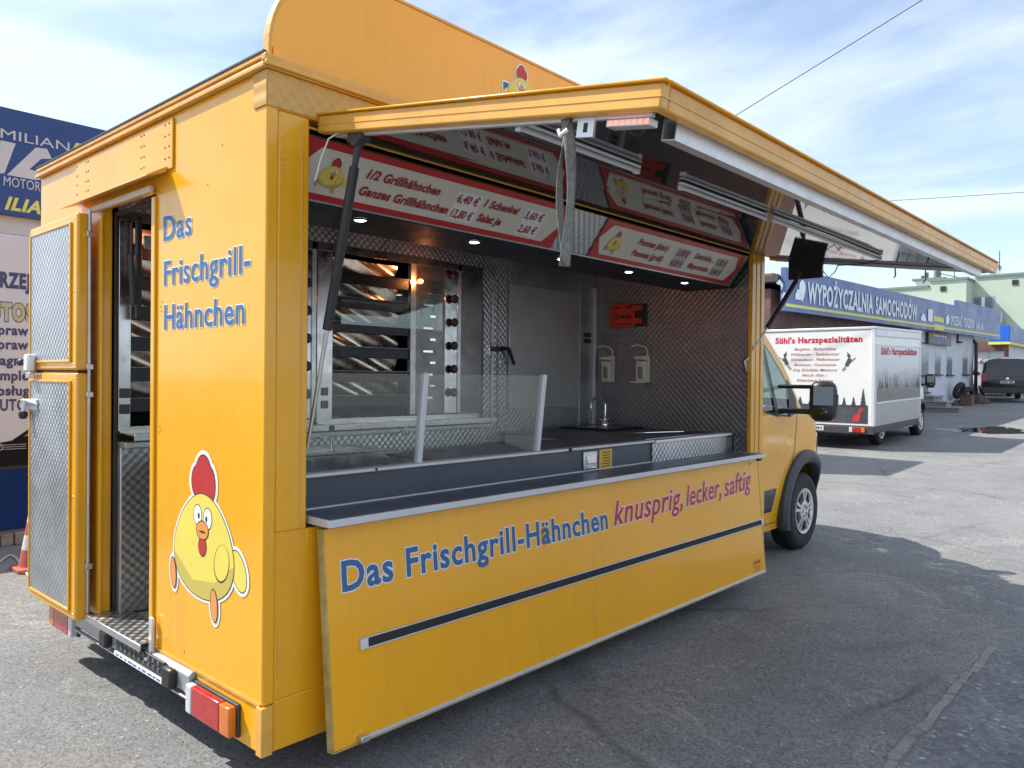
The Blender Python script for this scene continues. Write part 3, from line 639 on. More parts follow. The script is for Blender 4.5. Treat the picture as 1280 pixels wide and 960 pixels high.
part('lock_plate', lambda m: (m.box(2.79, 2.83, 1.478, 1.4995, 1.76, 1.86), m.box(2.91, 2.955, 1.48, 1.488, 1.70, 1.74)), M_chr, CD, bev=.003)
part('socket', lambda m: (m.box(4.03, 4.12, 1.488, 1.4995, 1.965, 2.005), m.box(4.03, 4.12, 1.488, 1.4995, 1.91, 1.95)), M_blk, CB, bev=.003)
part('corner_angle', lambda m: (m.box(4.155, 4.19, 1.47, 1.4995, 1.18, 2.41),), M_aluw, CB, bev=.003)
part('cabinet_strip', lambda m: m.box(3.965, 3.972, 1.492, 1.4995, 1.18, 2.41), M_alu, CB)
# ---------------------------------------------- raised awning
HG = Vector((0, -.035, 2.615)); OG = Vector((0, -1.59, 2.385)); av = (OG-HG); AW = av.length; av.normalize(); an = Vector((0, -av.z, av.y));
if an.z < 0: an = -an
AX0, AX1 = .222, 4.46
def apt(x, s, h): return Vector((x, HG.y, HG.z - .020*(1-(x-.222)/4.24)*(s/AW))) + av*s + an*h
def abox(m, x0, x1, s0, s1, h0, h1, mi=0): m.prism([apt(x0, s0, h0), apt(x1, s0, h0), apt(x1, s1, h0), apt(x0, s1, h0)], an*(h1-h0), mi)
AWN = part('awning', lambda m: abox(m, AX0+.01, AX1-.01, .02, AW-.01, -.035, -.004), M_yel)
def arail(m):
    abox(m, AX0, AX0+.038, 0, AW, -.062, .006); abox(m, AX1-.038, AX1, 0, AW, -.062, .006); abox(m, AX0+.0385, AX1-.0385, AW-.04, AW, -.062, .006)
part('awning_rail', arail, M_yelw, AWN, bev=.006)
part('hinge_rail', lambda m: abox(m, AX0+.0385, AX1-.0385, 0, .03, -.044, .004), M_dgr, AWN, bev=.003)
def alip(m):
    abox(m, AX0-.012, AX0+.012, -.005, AW+.012, .0065, .014); abox(m, AX1-.012, AX1+.012, -.005, AW+.012, .0065, .014); abox(m, AX0+.0125, AX1-.0125, AW-.01, AW+.014, .0065, .014)
part('awning_lip', alip, M_yel, AWN, bev=.003)
part('rail_bead', lambda m: (abox(m, AX0-.0022, AX0-.0003, .0, AW, -.032, -.027), abox(m, AX0, AX1, AW+.0003, AW+.0022, -.032, -.027)), M_yelw, AWN)
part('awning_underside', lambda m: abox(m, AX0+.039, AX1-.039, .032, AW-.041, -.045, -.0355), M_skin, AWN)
part('inner_rail', lambda m: (abox(m, AX0+.039, AX0+.060, .06, AW-.05, -.070, -.0455), abox(m, AX1-.060, AX1-.039, .06, AW-.05, -.070, -.0455)), M_aluw, AWN, bev=.003)
def ftube(x0, x1, s):
    f_ = part('fluorescent_lamp', lambda m: abox(m, x0, x1, s-.013, s+.013, -.058, -.0457), M_aluw, AWN, bev=.004)
    part('lamp_tube', lambda m: m.tube([apt(x0+.02, s, -.069), apt(x1-.02, s, -.069)], .009, 12), mat('tube_glass', (.62, .63, .64), .2, var=.03), AWN, smooth=True)
    part('lamp_end', lambda m: (abox(m, x0, x0+.022, s-.012, s+.012, -.081, -.0582), abox(m, x1-.022, x1, s-.012, s+.012, -.081, -.0582)), M_aluw, AWN, bev=.004)
ftube(.29, .98, 1.01); ftube(1.30, 2.13, 1.005); ftube(2.16, 3.85, 1.02)
def bm_(m):
    x0, x1, s0, s1, h0, h1, t_ = .385, 4.25, 1.482, 1.528, -.106, -.046, .004
    abox(m, x0, x1, s0, s1, h0, h0+t_); abox(m, x0, x1, s0, s1, h1-t_, h1); abox(m, x0, x1, s0, s0+t_, h0+t_+.0002, h1-t_-.0002); abox(m, x0, x1, s1-t_, s1, h0+t_+.0002, h1-t_-.0002)
part('box_beam', bm_, M_aluw, AWN)
LM = part('marker_light', lambda m: abox(m, AX0+.042, AX0+.085, AW-.20, AW-.055, -.092, -.0705), M_aluw, AWN, bev=.003)
def dots(m):
    for i in range(7): m.lathe(apt(AX0+.0415, AW-.185+.02*i, -.081), (-1, 0, 0), [(.006, 0), (.004, .003), (0, .004)], 8)
part('marker_led', dots, M_mark, AWN)
part('awning_hook', lambda m: (abox(m, AX0+.036, AX0+.046, 1.275, 1.335, -.118, -.0625), abox(m, AX0+.0355, AX0+.036, 1.298, 1.313, -.105, -.078, 1)), [M_aluw, M_und], AWN)
# hanging bracket plate by the front strut
part('strut_bracket', lambda m: m.box(4.36, 4.39, -.47, -.21, 2.375, 2.535), M_blk, AWN, bev=.004)
# gas struts
def strut(a, b, nm):
    a, b = Vector(a), Vector(b); d = (a-b)
    s_ = part('gas_strut', lambda m: m.tube([b + d*.40, b + d*.92], .019, 14), M_blk, smooth=True)
    part('strut_rod', lambda m: m.tube([b, b + d*.41], .0085, 10), M_alu, s_, smooth=True)
    part('strut_end', lambda m: (m.tube([b + d*.915, a], [.012, .014], 10), m.lathe(a - Vector((.012, 0, 0)), (1, 0, 0), [(0, -.012), (.022, -.012), (.022, .03), (0, .03)], 16)), M_dgr, s_, smooth=True)
    return s_
s1_ = strut((.275, -.225, 2.495), (.228, .035, 1.30), 'r'); part('strut_mount', lambda m: m.box(.25, .30, -.27, -.18, 2.49, 2.535), M_dgr, s1_, bev=.006)
s2_ = strut((4.36, -.31, 2.42), (4.112, .02, 1.72), 'f'); part('strut_mount', lambda m: m.prism([(4.10, .0, 1.66), (4.128, .0, 1.66), (4.128, .0, 1.78), (4.06, .0, 1.74)], (0, .02, 0)), M_alu, s2_)
part('lamp_cable', lambda m: m.tube([apt(.25, .10, -.06), apt(.23, .07, -.085), Vector((.215, -.06, 2.44)), Vector((.21, -.05, 2.40)), Vector((.204, -.04, 2.36))], .003, 6), M_wht, AWN, smooth=True)
part('awning_cable', lambda m: (m.tube([apt(3.82, 1.02, -.075), apt(3.9, .9, -.10), apt(4.0, .7, -.11), apt(4.38, .55, -.12), apt(4.40, .5, -.17), apt(4.39, .45, -.12)], .004, 6), m.tube([apt(4.42, .95, -.07), apt(4.425, .96, -.12), apt(4.43, .95, -.135)], .005, 6), m.tube([apt(4.42, 1.15, -.07), apt(4.43, 1.16, -.13), apt(4.42, 1.15, -.16)], .004, 6)), M_blk, AWN, smooth=True)
# ---------------------------------------------- cab, wheels
WX = 5.77; WR = .365
def lin(x, pts):
    if x <= pts[0][0]: return pts[0][1]
    for (a, b), (c, d) in zip(pts, pts[1:]):
        if x <= c: return b + (d-b)*(x-a)/(c-a)
    return pts[-1][1]
YC = 1.225
def wy(x, z):
    y = .185
    if z > 1.28: y += (z-1.28)*.12
    if z < .6: y += (.6-z)*.10
    if 1.0 < z <= 1.28: y += (z-1.0)*.05
    elif z > 1.28: y += .014
    if x > 5.95: y += (x-5.95)**2*1.05
    y -= .016*math.exp(-((z-.98)/.05)**2)*(1 if x < 5.3 else max(0, 1-(x-5.3)*3))
    return y
TOPL = [(4.40, 1.335), (4.81, 1.333), (4.96, 1.303), (5.12, 1.280), (5.40, 1.268), (5.56, 1.295), (5.68, 1.325), (5.85, 1.275), (6.03, 1.205), (6.25, 1.12), (6.45, 1.03), (6.6, .93), (6.66, .80)]
def lowl(x):
    z = lin(x, [(4.40, .275), (5.25, .275), (6.28, .33), (6.66, .42)]); d = abs(x-WX)
    if d < .485: z = max(z, .36 + math.sqrt(.485**2-d*d))
    return z
ROOFL = [(4.40, 2.34), (4.72, 2.22), (5.008, 2.042), (5.149, 1.935), (5.335, 1.782), (5.478, 1.638), (5.572, 1.505), (5.642, 1.415), (5.70, 1.335)]
def make_cab(P, mp, grp=''):
    def side(a, b, lo, hi, nu, nv, off=0.): 
        return lambda u, v: (lambda x: (lambda z: (x, wy(x, z)+off, z))(lo(x)+(hi(x)-lo(x))*v))(a+(b-a)*u)
    m = MB(); m.grid(side(4.40, 6.66, lowl, lambda x: lin(x, TOPL), 0, 0), 110, 14); m.mirror_y(YC); BD = m.build('cab_side', mp, P, smooth=50, rec=False)
    # door shut lines
    def seam_(m):
        for x0, z0, z1 in ((4.56, .34, 1.26),): m.grid(lambda u, v: (x0+.010*u, wy(x0, z0+(z1-z0)*v)-.0015, z0+(z1-z0)*v), 1, 10)
        m.grid(lambda u, v: (lambda z, x: (x+.010*u, wy(x, z)-.0015, z))(.86+(1.29-.86)*v, 5.50+.09*math.sin(v*1.4)-.05*(1-v)), 1, 10)
        m.grid(lambda u, v: (4.56+.62*u, wy(4.56+.62*u, .335)-.0015, .335+.007*v), 12, 1)
    m = MB(); seam_(m); m.mirror_y(YC); m.build('shut_line', M_und, BD, rec=False)
    m = MB(); m.grid(lambda u, v: (4.60+.035*u, wy(4.6, 1.1)-.012+.014*abs(u-.5), .965+.22*v), 2, 2); m.mirror_y(YC); m.build('door_handle', M_blk, BD)
    # upper sides: glass, then painted frame
    hi = lambda x: lin(x, ROOFL); lo = lambda x: lin(x, TOPL)
    m = MB(); m.grid(side(4.42, 5.64, lambda x: lo(x)+.01, lambda x: max(lo(x)+.012, hi(x)-.03), 0, 0, .004), 24, 8); m.mirror_y(YC); m.build('side_window', M_glc, P, smooth=50, rec=False)
    def frm(m):
        n = 26
        for i in range(n):
            for (xa, xb) in ((4.40+1.29*i/n, 4.40+1.29*(i+1)/n),):
                def q(x, d):
                    z = hi(x)-d*(1.25 if x > 4.8 else 1.); z = max(z, lo(x)); return (x, wy(x, z)-.003, z)
                m.add([q(xa, 0), q(xb, 0), q(xb, .085), q(xa, .085)], [(0, 1, 2, 3)])
        m.grid(lambda u, v: (lambda x, z: (x, wy(x, z)-.004, z))(4.40+.36*u, 1.30+.93*v), 4, 6)
    m = MB(); frm(m); m.mirror_y(YC); m.build('window_frame', mp, P, smooth=50, rec=False)
    def seal(m):
        sl_ = lambda x, z: (x, wy(x, z)-.006, z)
        m.add([sl_(5.415, 1.262), sl_(5.60, 1.305), sl_(5.585, 1.44), sl_(5.43, 1.615)], [(0, 1, 2, 3)])
        m.add([sl_(5.12, 1.275), sl_(5.19, 1.272), sl_(5.09, 1.62), sl_(5.04, 1.62)], [(0, 1, 2, 3)]); m.add([sl_(5.04, 1.62), sl_(5.09, 1.62), sl_(5.00, 1.955), sl_(4.955, 1.965)], [(0, 1, 2, 3)])
    m = MB(); seal(m); m.mirror_y(YC); m.build('window_divider', M_blk, P)
    # bonnet / windscreen / roof / nose lofted across the width
    def loft(prof, name, mt, nseg=14, inset=.0):
        pr = []
        for (a, b) in zip(prof, prof[1:]):
            for k in range(4): pr.append((a[0]+(b[0]-a[0])*k/4, a[1]+(b[1]-a[1])*k/4))
        pr.append(prof[-1]); m = MB(); n = len(pr)-1
        def f(u, v):
            x, z = pr[round(u*n)]; y0 = wy(x, z)+inset; y = y0 + (2*(YC-y0))*v; c = 1-(2*v-1)**2
            return (x + .10*c*(1 if z < 1.2 else .8), y, z + .025*c)
        m.grid(f, n, nseg); return m.build(name, mt, P, smooth=60, rec=False)
    loft([(4.40, 2.34), (4.72, 2.22)], 'cab_roof', mp); loft(ROOFL[1:8], 'windscreen', M_glc)
    loft([(5.642, 1.415), (5.69, 1.34)], 'scuttle', M_blk); loft([(5.68, 1.325), (5.85, 1.275), (6.03, 1.205), (6.25, 1.12), (6.45, 1.03)], 'bonnet', mp)
    loft([(6.45, 1.03), (6.6, .93), (6.66, .80)], 'nose', mp); loft([(6.66, .80), (6.67, .55), (6.66, .42), (6.60, .36)], 'front_bumper', M_dgr)
    m = MB(); m.grid(lambda u, v: (lambda x, z: (x, wy(x, z)-.012-.02*math.sin(u*3.14), z))(6.18+.36*u, .86+.22*v), 6, 5); m.mirror_y(YC); m.build('headlight', M_lensw, P, smooth=60)
    # wheel arch trim
    def arch(m):
        n = 26; a0, a1 = -8, 205
        ring = []
        for i in range(n+1):
            a = R(a0+(a1-a0)*i/n); ca, sa = math.cos(a), math.sin(a); row = []
            for r_, o_ in ((.455, .05), (.455, -.032), (.475, -.052), (.525, -.058), (.572, -.03), (.578, .012)):
                x = WX+ca*r_; z = .37+sa*r_; 
                if z < .255: z = .255
                row.append((x, wy(min(x, 6.25), max(z, .6))+o_ + (max(0, x-6.05))**2*1.1, z))
            ring.append(row)
        k = len(ring[0]); m.add([p for r_ in ring for p in r_], [(i*k+j, i*k+j+1, (i+1)*k+j+1, (i+1)*k+j) for i in range(n) for j in range(k-1)])
    m = MB(); arch(m); m.mirror_y(YC); m.build('wheel_arch', M_dgr, P, smooth=50)
    m = MB(); m.grid(lambda u, v: (lambda x, z: (x, wy(x, z)-.022*min(1, 8*min(u, 1-u, v, 1-v)+.1), z))(4.62+.50*u-.07*(1-v)*u, .445+.20*v), 12, 8); m.mirror_y(YC); m.build('side_moulding', M_dgr, P, smooth=60)
    m = MB(); m.box(4.45, 6.5, .42, 2.03, .28, .34); m.box(5.35, 6.2, .46, 1.99, .35, .95); m.build('cab_underside', M_und, P)
    # cab interior
    m = MB(); m.box(4.42, 5.3, .30, 2.15, .40, .46); m.prism([(5.30, .30, .9), (5.60, .30, .9), (5.58, .30, 1.30), (5.25, .30, 1.22)], (0, 1.85, 0)); m.build('dashboard', M_dgr, P, bev=.02)
    m = MB(); m.lathe((5.12, 1.72, 1.20), (.75, 0, -.65), [(.19, -.015), (.205, 0), (.19, .015), (.175, 0), (.19, -.015)], 24); m.tube([(5.12, 1.72, 1.20), (5.28, 1.72, 1.06)], .03, 8); m.build('steering_wheel', M_blk, P, smooth=True)
    for y in (.42, .95, 1.52):
        m = MB(); m.box(4.62, 5.08, y, y+.46, .62, .78); m.prism([(4.50, y+.02, .78), (4.66, y+.02, .78), (4.60, y+.02, 1.42), (4.50, y+.02, 1.42)], (0, .42, 0)); m.box(4.50, 4.60, y+.12, y+.34, 1.44, 1.62); m.build('seat', mat('seat_cloth', (.06, .065, .075), .9), P, bev=.04, seg=3)
    # mirrors
    def mir(sgn_):
        yb = lambda y: y if sgn_ > 0 else 2*YC-y
        def B(m, x0, x1, y0, y1, z0, z1): m.box(x0, x1, min(yb(y0), yb(y1)), max(yb(y0), yb(y1)), z0, z1)
        def RP(x, y, z):
            dx, dy = x-5.335, y+.135; c, n_ = math.cos(R(20)), math.sin(R(20)); return (5.335+dx*c-dy*n_, yb(-.135+dx*n_+dy*c), z)
        ob = MB(); ob.lathe((0, 0, 0), (0, 0, 1), [(0.001, -.185), (.6, -.185), (.86, -.16), (1, -.10), (1, .10), (.9, .15), (.62, .185), (.001, .19)], 20)
        ob.v = [RP(5.335 + x*.075 + (.02 if z > .1 else 0), -.135 + y*.115, 1.42 + z*.93) for x, y, z in ob.v]
        H = ob.build('mirror', M_blk, P, smooth=60)
        m = MB(); B(m, 5.29, 5.35, -.06, .26, 1.525, 1.56); B(m, 5.29, 5.35, -.06, .26, 1.30, 1.35); m.build('mirror_arm', M_blk, H, bev=.01)
        m = MB(); m.prism([RP(5.257, -.215, 1.385), RP(5.257, -.055, 1.385), RP(5.262, -.055, 1.545), RP(5.262, -.215, 1.545)], (-.004, 0, 0)); m.build('mirror_glass', mat('mirror_silver', (.12, .13, .14), .04, 1., var=.01, rv=.01), H)
        m = MB(); m.lathe(RP(5.262, -.135, 1.325), (-1, 0, 0), [(.0, .012), (.03, .01), (.036, 0)], 14); m.build('wide_angle_mirror', MATS['mirror_silver'], H, smooth=60)
        m = MB(); m.prism([RP(5.33, -.247, 1.37), RP(5.40, -.247, 1.37), RP(5.40, -.247, 1.48), RP(5.33, -.247, 1.48)], RP(5.33, -.257, 0) and (0, -.014*sgn_, 0)); m.build('indicator', M_lensw, H, bev=.006)
    mir(1); mir(-1)
def wheel(P, x, y, sg=1, hub=True):
    """outer face at y, axle pointing to +y*sg (inboard)"""
    m = MB(); pr = [(.205, .035), (.215, .012), (.25, .004), (.30, -.004), (.335, .004), (.358, .03), (WR, .06), (WR, .165), (.355, .20), (.30, .225), (.2, .225)]
    m.lathe((x, y, WR), (0, sg, 0), pr, 40)
    for i in range(60):
        a = 2*math.pi*i/60
        for h0, h1 in ((.075, .105), (.12, .15)): m.prism([(x+math.cos(a-.03)*(WR-.002), y+sg*h0, WR+math.sin(a-.03)*(WR-.002)), (x+math.cos(a+.02)*(WR-.002), y+sg*h0, WR+math.sin(a+.02)*(WR-.002)), (x+math.cos(a+.02)*(WR+.004), y+sg*h0, WR+math.sin(a+.02)*(WR+.004)), (x+math.cos(a-.03)*(WR+.004), y+sg*h0, WR+math.sin(a-.03)*(WR+.004))], (0, sg*(h1-h0), 0))
    W = m.build('wheel', M_rub, P, smooth=40)
    m = MB(); m.lathe((x, y, WR), (0, sg, 0), [(.218, .012), (.212, .006), (.200, .014), (.196, .05), (.19, .07), (.02, .08)], 36); m.build('rim', mat('rim_dark', (.10, .105, .11), .4, .7), W, smooth=40)
    m = MB(); m.lathe((x, y, WR), (0, sg, 0), [(.216, .008), (.214, -.001), (.19, .004), (.183, .02)], 36)
    m.lathe((x, y, WR), (0, sg, 0), [(.098, .03), (.095, .0), (.07, -.006), (.03, .002), (.0, .004)], 30)
    for i in range(10):
        a = 2*math.pi*(i//2)/5 + (.17 if i % 2 else -.17) + .3; e = .085
        c = lambda r_, b_, h: (x+math.cos(a+b_)*r_, y+sg*h, WR+math.sin(a+b_)*r_)
        m.prism([c(.085, -e*1.3, .0), c(.195, -e, .0), c(.195, e, .0), c(.085, e*1.3, .0)], (0, sg*.03, 0))
    m.build('hubcap', mat('hubcap_silver', (.62, .63, .65), .3, .75, var=.05), W, smooth=30)
    m = MB()
    for i in range(5):
        a = 2*math.pi*i/5+.6; m.lathe((x+.055*math.cos(a), y-.0005*sg, WR+.055*math.sin(a)), (0, -sg, 0), [(.017, -.002), (.017, .004), (.009, .0045), (.0, .0)], 10)
    m.build('wheel_nut', M_dgr, W)
    return W
make_cab(FT, M_cab)
wheel(FT, WX, .185, 1); wheel(FT, WX, 2*YC-.185, -1); wheel(FT, 1.55, .33, 1); wheel(FT, 1.55, 2.12, -1)
bx('chassis', M_und, .12, 4.5, .50, 1.95, .22, .299)

# ------------------------------------------------------------------ rotisserie ovens inside the truck
M_ovd = mat('oven_dark', (.035, .033, .032), .45, .3, var=.3, vs=8)
M_ovs = mat('oven_steel_dark', (.20, .19, .18), .32, .9, var=.25, vs=4)
def oven(x0, xe, label, xs):
    """xs: left panel end, shelf end, post end, knob panel start, knob panel end"""
    O = thing('rotisserie_oven', ((x0+xe)/2, 1.95, 1.25), label, 'oven', 'rotisserie ovens along the back wall')
    a, b, c, d, e = xs; z0, z1 = 1.251, 2.43; yb = 2.41; P_ = lambda n, f, m, par=O, **k: part(n, f, m, par, **k)
    P_('oven_casing', lambda m: (m.box(x0, xe, yb-.02, yb, z0, z1), m.box(x0, xe, 1.53, yb-.02, z1-.02, z1), m.box(x0, xe, 1.53, yb-.02, z0, z0+.03), m.box(c, xe, 1.535, yb-.02, z0+.03, z1-.02), m.box(x0, a, 1.535, yb-.02, z0+.03, z1-.02)), M_ovd)
    LP = P_('control_panel', lambda m: m.box(x0, a, 1.50, 1.535, 1.30, z1), M_stl, bev=.003)
    for z in (1.415, 1.497):
        sw = P_('switch', lambda m: m.box((x0+a)/2-.026, (x0+a)/2+.026, 1.494, 1.4995, z-.025, z+.025), M_dgr, LP, bev=.003)
    P_('inner_post', lambda m: m.box(b, c, 1.50, 1.535, 1.33, z1), M_stlw, bev=.003)
    P_('side_panel', lambda m: m.box(c, d, 1.505, 1.535, 1.33, z1), M_ovs)
    def lat(m):
        for i in range(5):
            z = 1.44+.165*i
            m.box(c+.06, c+.15, 1.49, 1.5045, z, z+.014); m.box(c+.12, c+.17, 1.485, 1.5045, z+.085, z+.10)
    o = P_('latch', lat, M_chr); o['kind'] = 'stuff'
    KP = P_('knob_panel', lambda m: m.box(d, e-.035, 1.50, 1.535, 1.33, z1), M_stl, bev=.003)
    P_('perforated_strip', lambda m: m.box(e-.034, e, 1.495, 1.535, 1.33, z1), M_alu, bev=.003)
    for i in range(6):
        z = 1.484+.171*i; xk = (d+e)/2-.012
        P_('knob', lambda m: m.lathe((xk, 1.4995, z), (0, -1, 0), [(.012, 0), (.014, .015), (.032, .02), (.034, .035), (.026, .045), (0, .047)], 8), M_blk, KP, bev=.003)
    if xe > e+.01: P_('end_panel', lambda m: m.box(e, xe, 1.505, 1.535, 1.26, z1), M_ovs)
    P_('top_band', lambda m: m.box(x0, xe, 1.495, 1.51, z1-.045, z1+.003), M_ovs)
    for i in range(6):
        z = 1.45+.16*i
        P_('shelf_rail', lambda m: (m.box(a, b, 1.515, 1.545, z-.052, z+.018),), M_blk, bev=.003)
        P_('rail_lip', lambda m: m.box(a, b, 1.509, 1.548, z+.0185, z+.022), M_ovs)
        rr = random.Random(int(x0*100)+i); ph = [rr.uniform(0, 6) for _ in range(4)]
        def foil(u, v):
            x = a+.004+(b-a-.008)*u*.93; q = u*3.4 + v*1.25
            k = .015*math.sin(q*2.1+ph[0]) + .0045*math.sin(q*4.3+ph[1]+.5*v)
            return (x, 1.60-.012*v-k*.9, z+.022+.095*v)
        m = MB(); m.grid(foil, 60, 12); m.build('foil_tray', M_foil, O, smooth=60, rec=False)
    P_('drip_tray', lambda m: (m.box(x0+.01, xe-.02, 1.33, 1.50, 1.285, 1.295), m.box(x0+.01, xe-.02, 1.32, 1.33, 1.262, 1.30), m.box(x0+.01, xe-.02, 1.5005, 1.53, 1.285, 1.325)), M_stl, bev=.002)
    return O
OA = oven(.068, 1.245, 'steel rotisserie oven with foil shelves just inside the open rear door', (.13, .78, .83, 1.10, 1.245))
OB = oven(1.252, 2.732, 'steel rotisserie oven with knobs beside the tall cabinet door', (1.37, 2.015, 2.065, 2.34, 2.50))
part('oven_window', lambda m: m.box(1.42, 2.30, 1.482, 1.487, 1.93, 2.285), M_gl, OB)
for (bx_, bz, par, pw) in ((2.075, 2.265, OB, 2.0), (.36, 2.25, OA, .8)):
    part('heat_lamp', lambda m: m.lathe((bx_, 1.47, bz), (0, -1, 0), [(.001, -.024), (.011, -.021), (.017, -.008), (.017, .006), (.010, .018), (.001, .022)], 14), M_bulb, par, smooth=True)
    pl_ = bpy.data.lights.new('heat_lamp_glow', 'POINT'); pl_.energy = pw; pl_.color = (1, .30, .09); pl_.shadow_soft_size = .02
    po = bpy.data.objects.new('heat_lamp_glow', pl_); COL.objects.link(po); po.location = (bx_, 1.425, bz); adopt(po, par)
# small gas strut and bracket hanging inside the rear doorway
GD = part('door_strut', lambda m: (m.tube([(.11, 1.42, 1.95), (.10, 1.43, 2.20)], .018, 12), m.tube([(.10, 1.43, 2.20), (.10, 1.43, 2.36)], .008, 8)), M_blk, smooth=True)
part('strut_plate', lambda m: m.box(.16, .27, 1.425, 1.432, 2.24, 2.31), M_stlw, GD, bev=.003)
part('strut_bar', lambda m: m.box(.125, .15, 1.42, 1.45, 1.88, 2.40), M_blk, GD, bev=.003)
# ------------------------------------------------------------------ loose fittings in the truck
def dispenser(y, tray, label):
    D = thing('soap_dispenser', (4.19, y, 1.565), label, 'dispenser', 'lever dispensers on the quilted wall')
    x = 4.1945
    P_ = lambda n, f, m, **k: part(n, f, m, D, **k)
    P_('housing', lambda m: (m.prism([(x, y-.05, 1.565), (x-.02, y-.05, 1.565), (x-.025, y-.05, 1.75), (x-.105, y-.05, 1.765), (x-.105, y-.05, 1.79), (x-.03, y-.05, 1.80), (x, y-.05, 1.80)], (0, .10, 0)), m.prism([(x-.02, y-.045, 1.566), (x-.075, y-.045, 1.566), (x-.085, y-.045, 1.748), (x-.0255, y-.045, 1.748)], (0, .09, 0))), M_cer, bev=.006)
    P_('level_window', lambda m: m.prism([(x-.0765, y-.022, 1.60), (x-.082, y-.022, 1.70), (x-.083, y+.022, 1.70), (x-.0775, y+.022, 1.60)], (-.003, 0, 0)), mat('bottle_grey', (.25, .24, .21), .25))
    P_('lever', lambda m: m.tube([(x-.03, y-.04, 1.79), (x-.03, y-.04, 1.84), (x-.05, y-.03, 1.868), (x-.13, y-.01, 1.885), (x-.22, y+.0, 1.868)], .006, 8), M_cer, smooth=True)
    if tray: P_('drip_tray', lambda m: m.box(x-.16, x-.077, y-.05, y+.05, 1.562, 1.576), M_cer, bev=.004)
dispenser(1.325, False, 'cream lever soap dispenser next to the corner post')
dispenser(.965, True, 'cream lever soap dispenser with a drip tray')
OX = thing('wall_box', (4.19, 1.15, 2.15), 'orange card box fixed to the quilted wall above the dispensers', 'box')
part('box_face', lambda m: (m.prism([(4.155, 1.315, 2.045), (4.155, 1.07, 2.045), (4.155, 1.05, 2.075), (4.155, .985, 2.075), (4.155, .985, 2.115), (4.155, 1.06, 2.125), (4.155, 1.06, 2.18), (4.155, .985, 2.19), (4.155, .985, 2.235), (4.155, 1.08, 2.235), (4.155, 1.10, 2.25), (4.155, 1.315, 2.25)], (.02, 0, 0)),), M_org, OX, bev=.003)
part('backing', lambda m: m.box(4.176, 4.1945, .955, 1.31, 2.05, 2.245), M_blk, OX, bev=.004)
part('print_bar', lambda m: (m.box(4.1535, 4.1548, 1.085, 1.29, 2.068, 2.078), m.box(4.1535, 4.1548, 1.20, 1.29, 2.215, 2.226), m.box(4.1535, 4.1548, 1.08, 1.15, 2.212, 2.23), m.lathe((4.1548, 1.25, 2.145), (-1, 0, 0), [(.028, 0), (.028, .0012), (.019, .0012), (.019, 0)], 18), m.box(4.1535, 4.1548, 1.09, 1.21, 2.125, 2.15)), mat('print_dark', (.14, .02, .01), .5), OX)['kind'] = 'stuff'
# webbing loop hanging from the awning rail
SP = thing('webbing_strap', (.25, -1.10, 2.0), 'grey ribbed webbing strap loop hanging from the awning rail', 'strap')
M_web = mat('webbing', (.20, .195, .18), .85, var=.3, vs=60, bmp=.6, bs_=150)
top = apt(AX0+.03, 1.235, -.064)
def ribbon(sgn_):
    def f(u, v):
        a = 1.3*math.sin(v*2.6)*sgn_ + (.2 if sgn_ > 0 else -.3); off = .022*math.sin(v*math.pi)*sgn_
        w2 = (u-.5)*.036; yy = top.y + off*1.0 + w2*math.cos(a)*.9; xx = top.x + w2*math.sin(a) + off*.3
        return (xx, yy + .012*math.sin(v*3)*(1-v)*sgn_, top.z - .43*v)
    return f
part('webbing', lambda m: m.grid(ribbon(1), 3, 26), M_web, SP, smooth=70, solid=.0022, rec=False); part('webbing', lambda m: m.grid(ribbon(-1), 3, 26), M_web, SP, smooth=70, solid=.0022, rec=False)
part('knot', lambda m: m.tube([top+Vector((-.005, -.01, -.035)), top+Vector((-.012, .012, -.05)), top+Vector((-.006, .022, -.03))], .007, 8), M_wht, SP, smooth=True)

# ------------------------------------------------------------------ white sales truck parked beyond (built at the yellow truck's place, then moved)
WTK = thing('sales_truck', (2.2, 1.2, 0), 'white sales truck with red lettering and forest print parked beside the low building', 'truck')
wp = lambda n, f, m, par=WTK, **k: part(n, f, m, par, **k)
WX0, WX1_, WY0, WY1 = 1.33, 4.86, -.03, 2.45
M_wbox = mat('white_grp', (.74, .74, .70), .35, var=.03, vs=1.5, coat=.2, streak=(.50, .48, .42))
M_trim = mat('white_trim', (.66, .67, .69), .35, .2, var=.04)
M_mur = mat('print_grey', (.07, .07, .075), .4, var=.3, vs=4)
WB_ = wp('truck_body', lambda m: m.box(WX0, WX1_, WY0, WY1, .50, 2.60), M_wbox, bev=.02)
wp('roof_cap', lambda m: (m.box(WX0-.02, WX1_+.02, WY0-.03, WY1+.03, 2.601, 2.66), m.prism([(WX0+.02, WY0-.028, 2.45), (WX0+.02, WY0-.028, 2.60), (WX0+.02, WY0, 2.60), (WX0+.02, WY0, 2.45)], (3.4, 0, 0))), M_trim, bev=.015)
wp('corner_moulding', lambda m: (m.box(WX0-.012, WX0+.07, WY0-.012, WY0+.07, .505, 2.60), m.box(WX1_-.06, WX1_+.01, WY0-.012, WY0+.05, .505, 2.60)), M_trim, bev=.012)
wp('side_rail', lambda m: (m.box(WX0+.08, WX1_-.07, WY0-.02, WY0-.0005, .985, 1.03), m.box(WX0+.08, WX1_-.07, WY0-.016, WY0-.0005, 2.25, 2.28), m.box(WX0+.08, WX0+.10, WY0-.016, WY0-.0005, 1.03, 2.25), m.box(WX1_-.09, WX1_-.07, WY0-.016, WY0-.0005, 1.03, 2.25)), M_trim, bev=.004)
wp('silver_panel', lambda m: m.box(WX0+.08, WX1_-.07, WY0-.008, WY0-.0005, .52, .98), mat('silver_print', (.36, .36, .37), .35, .3, var=.05, vs=3), bev=.002)
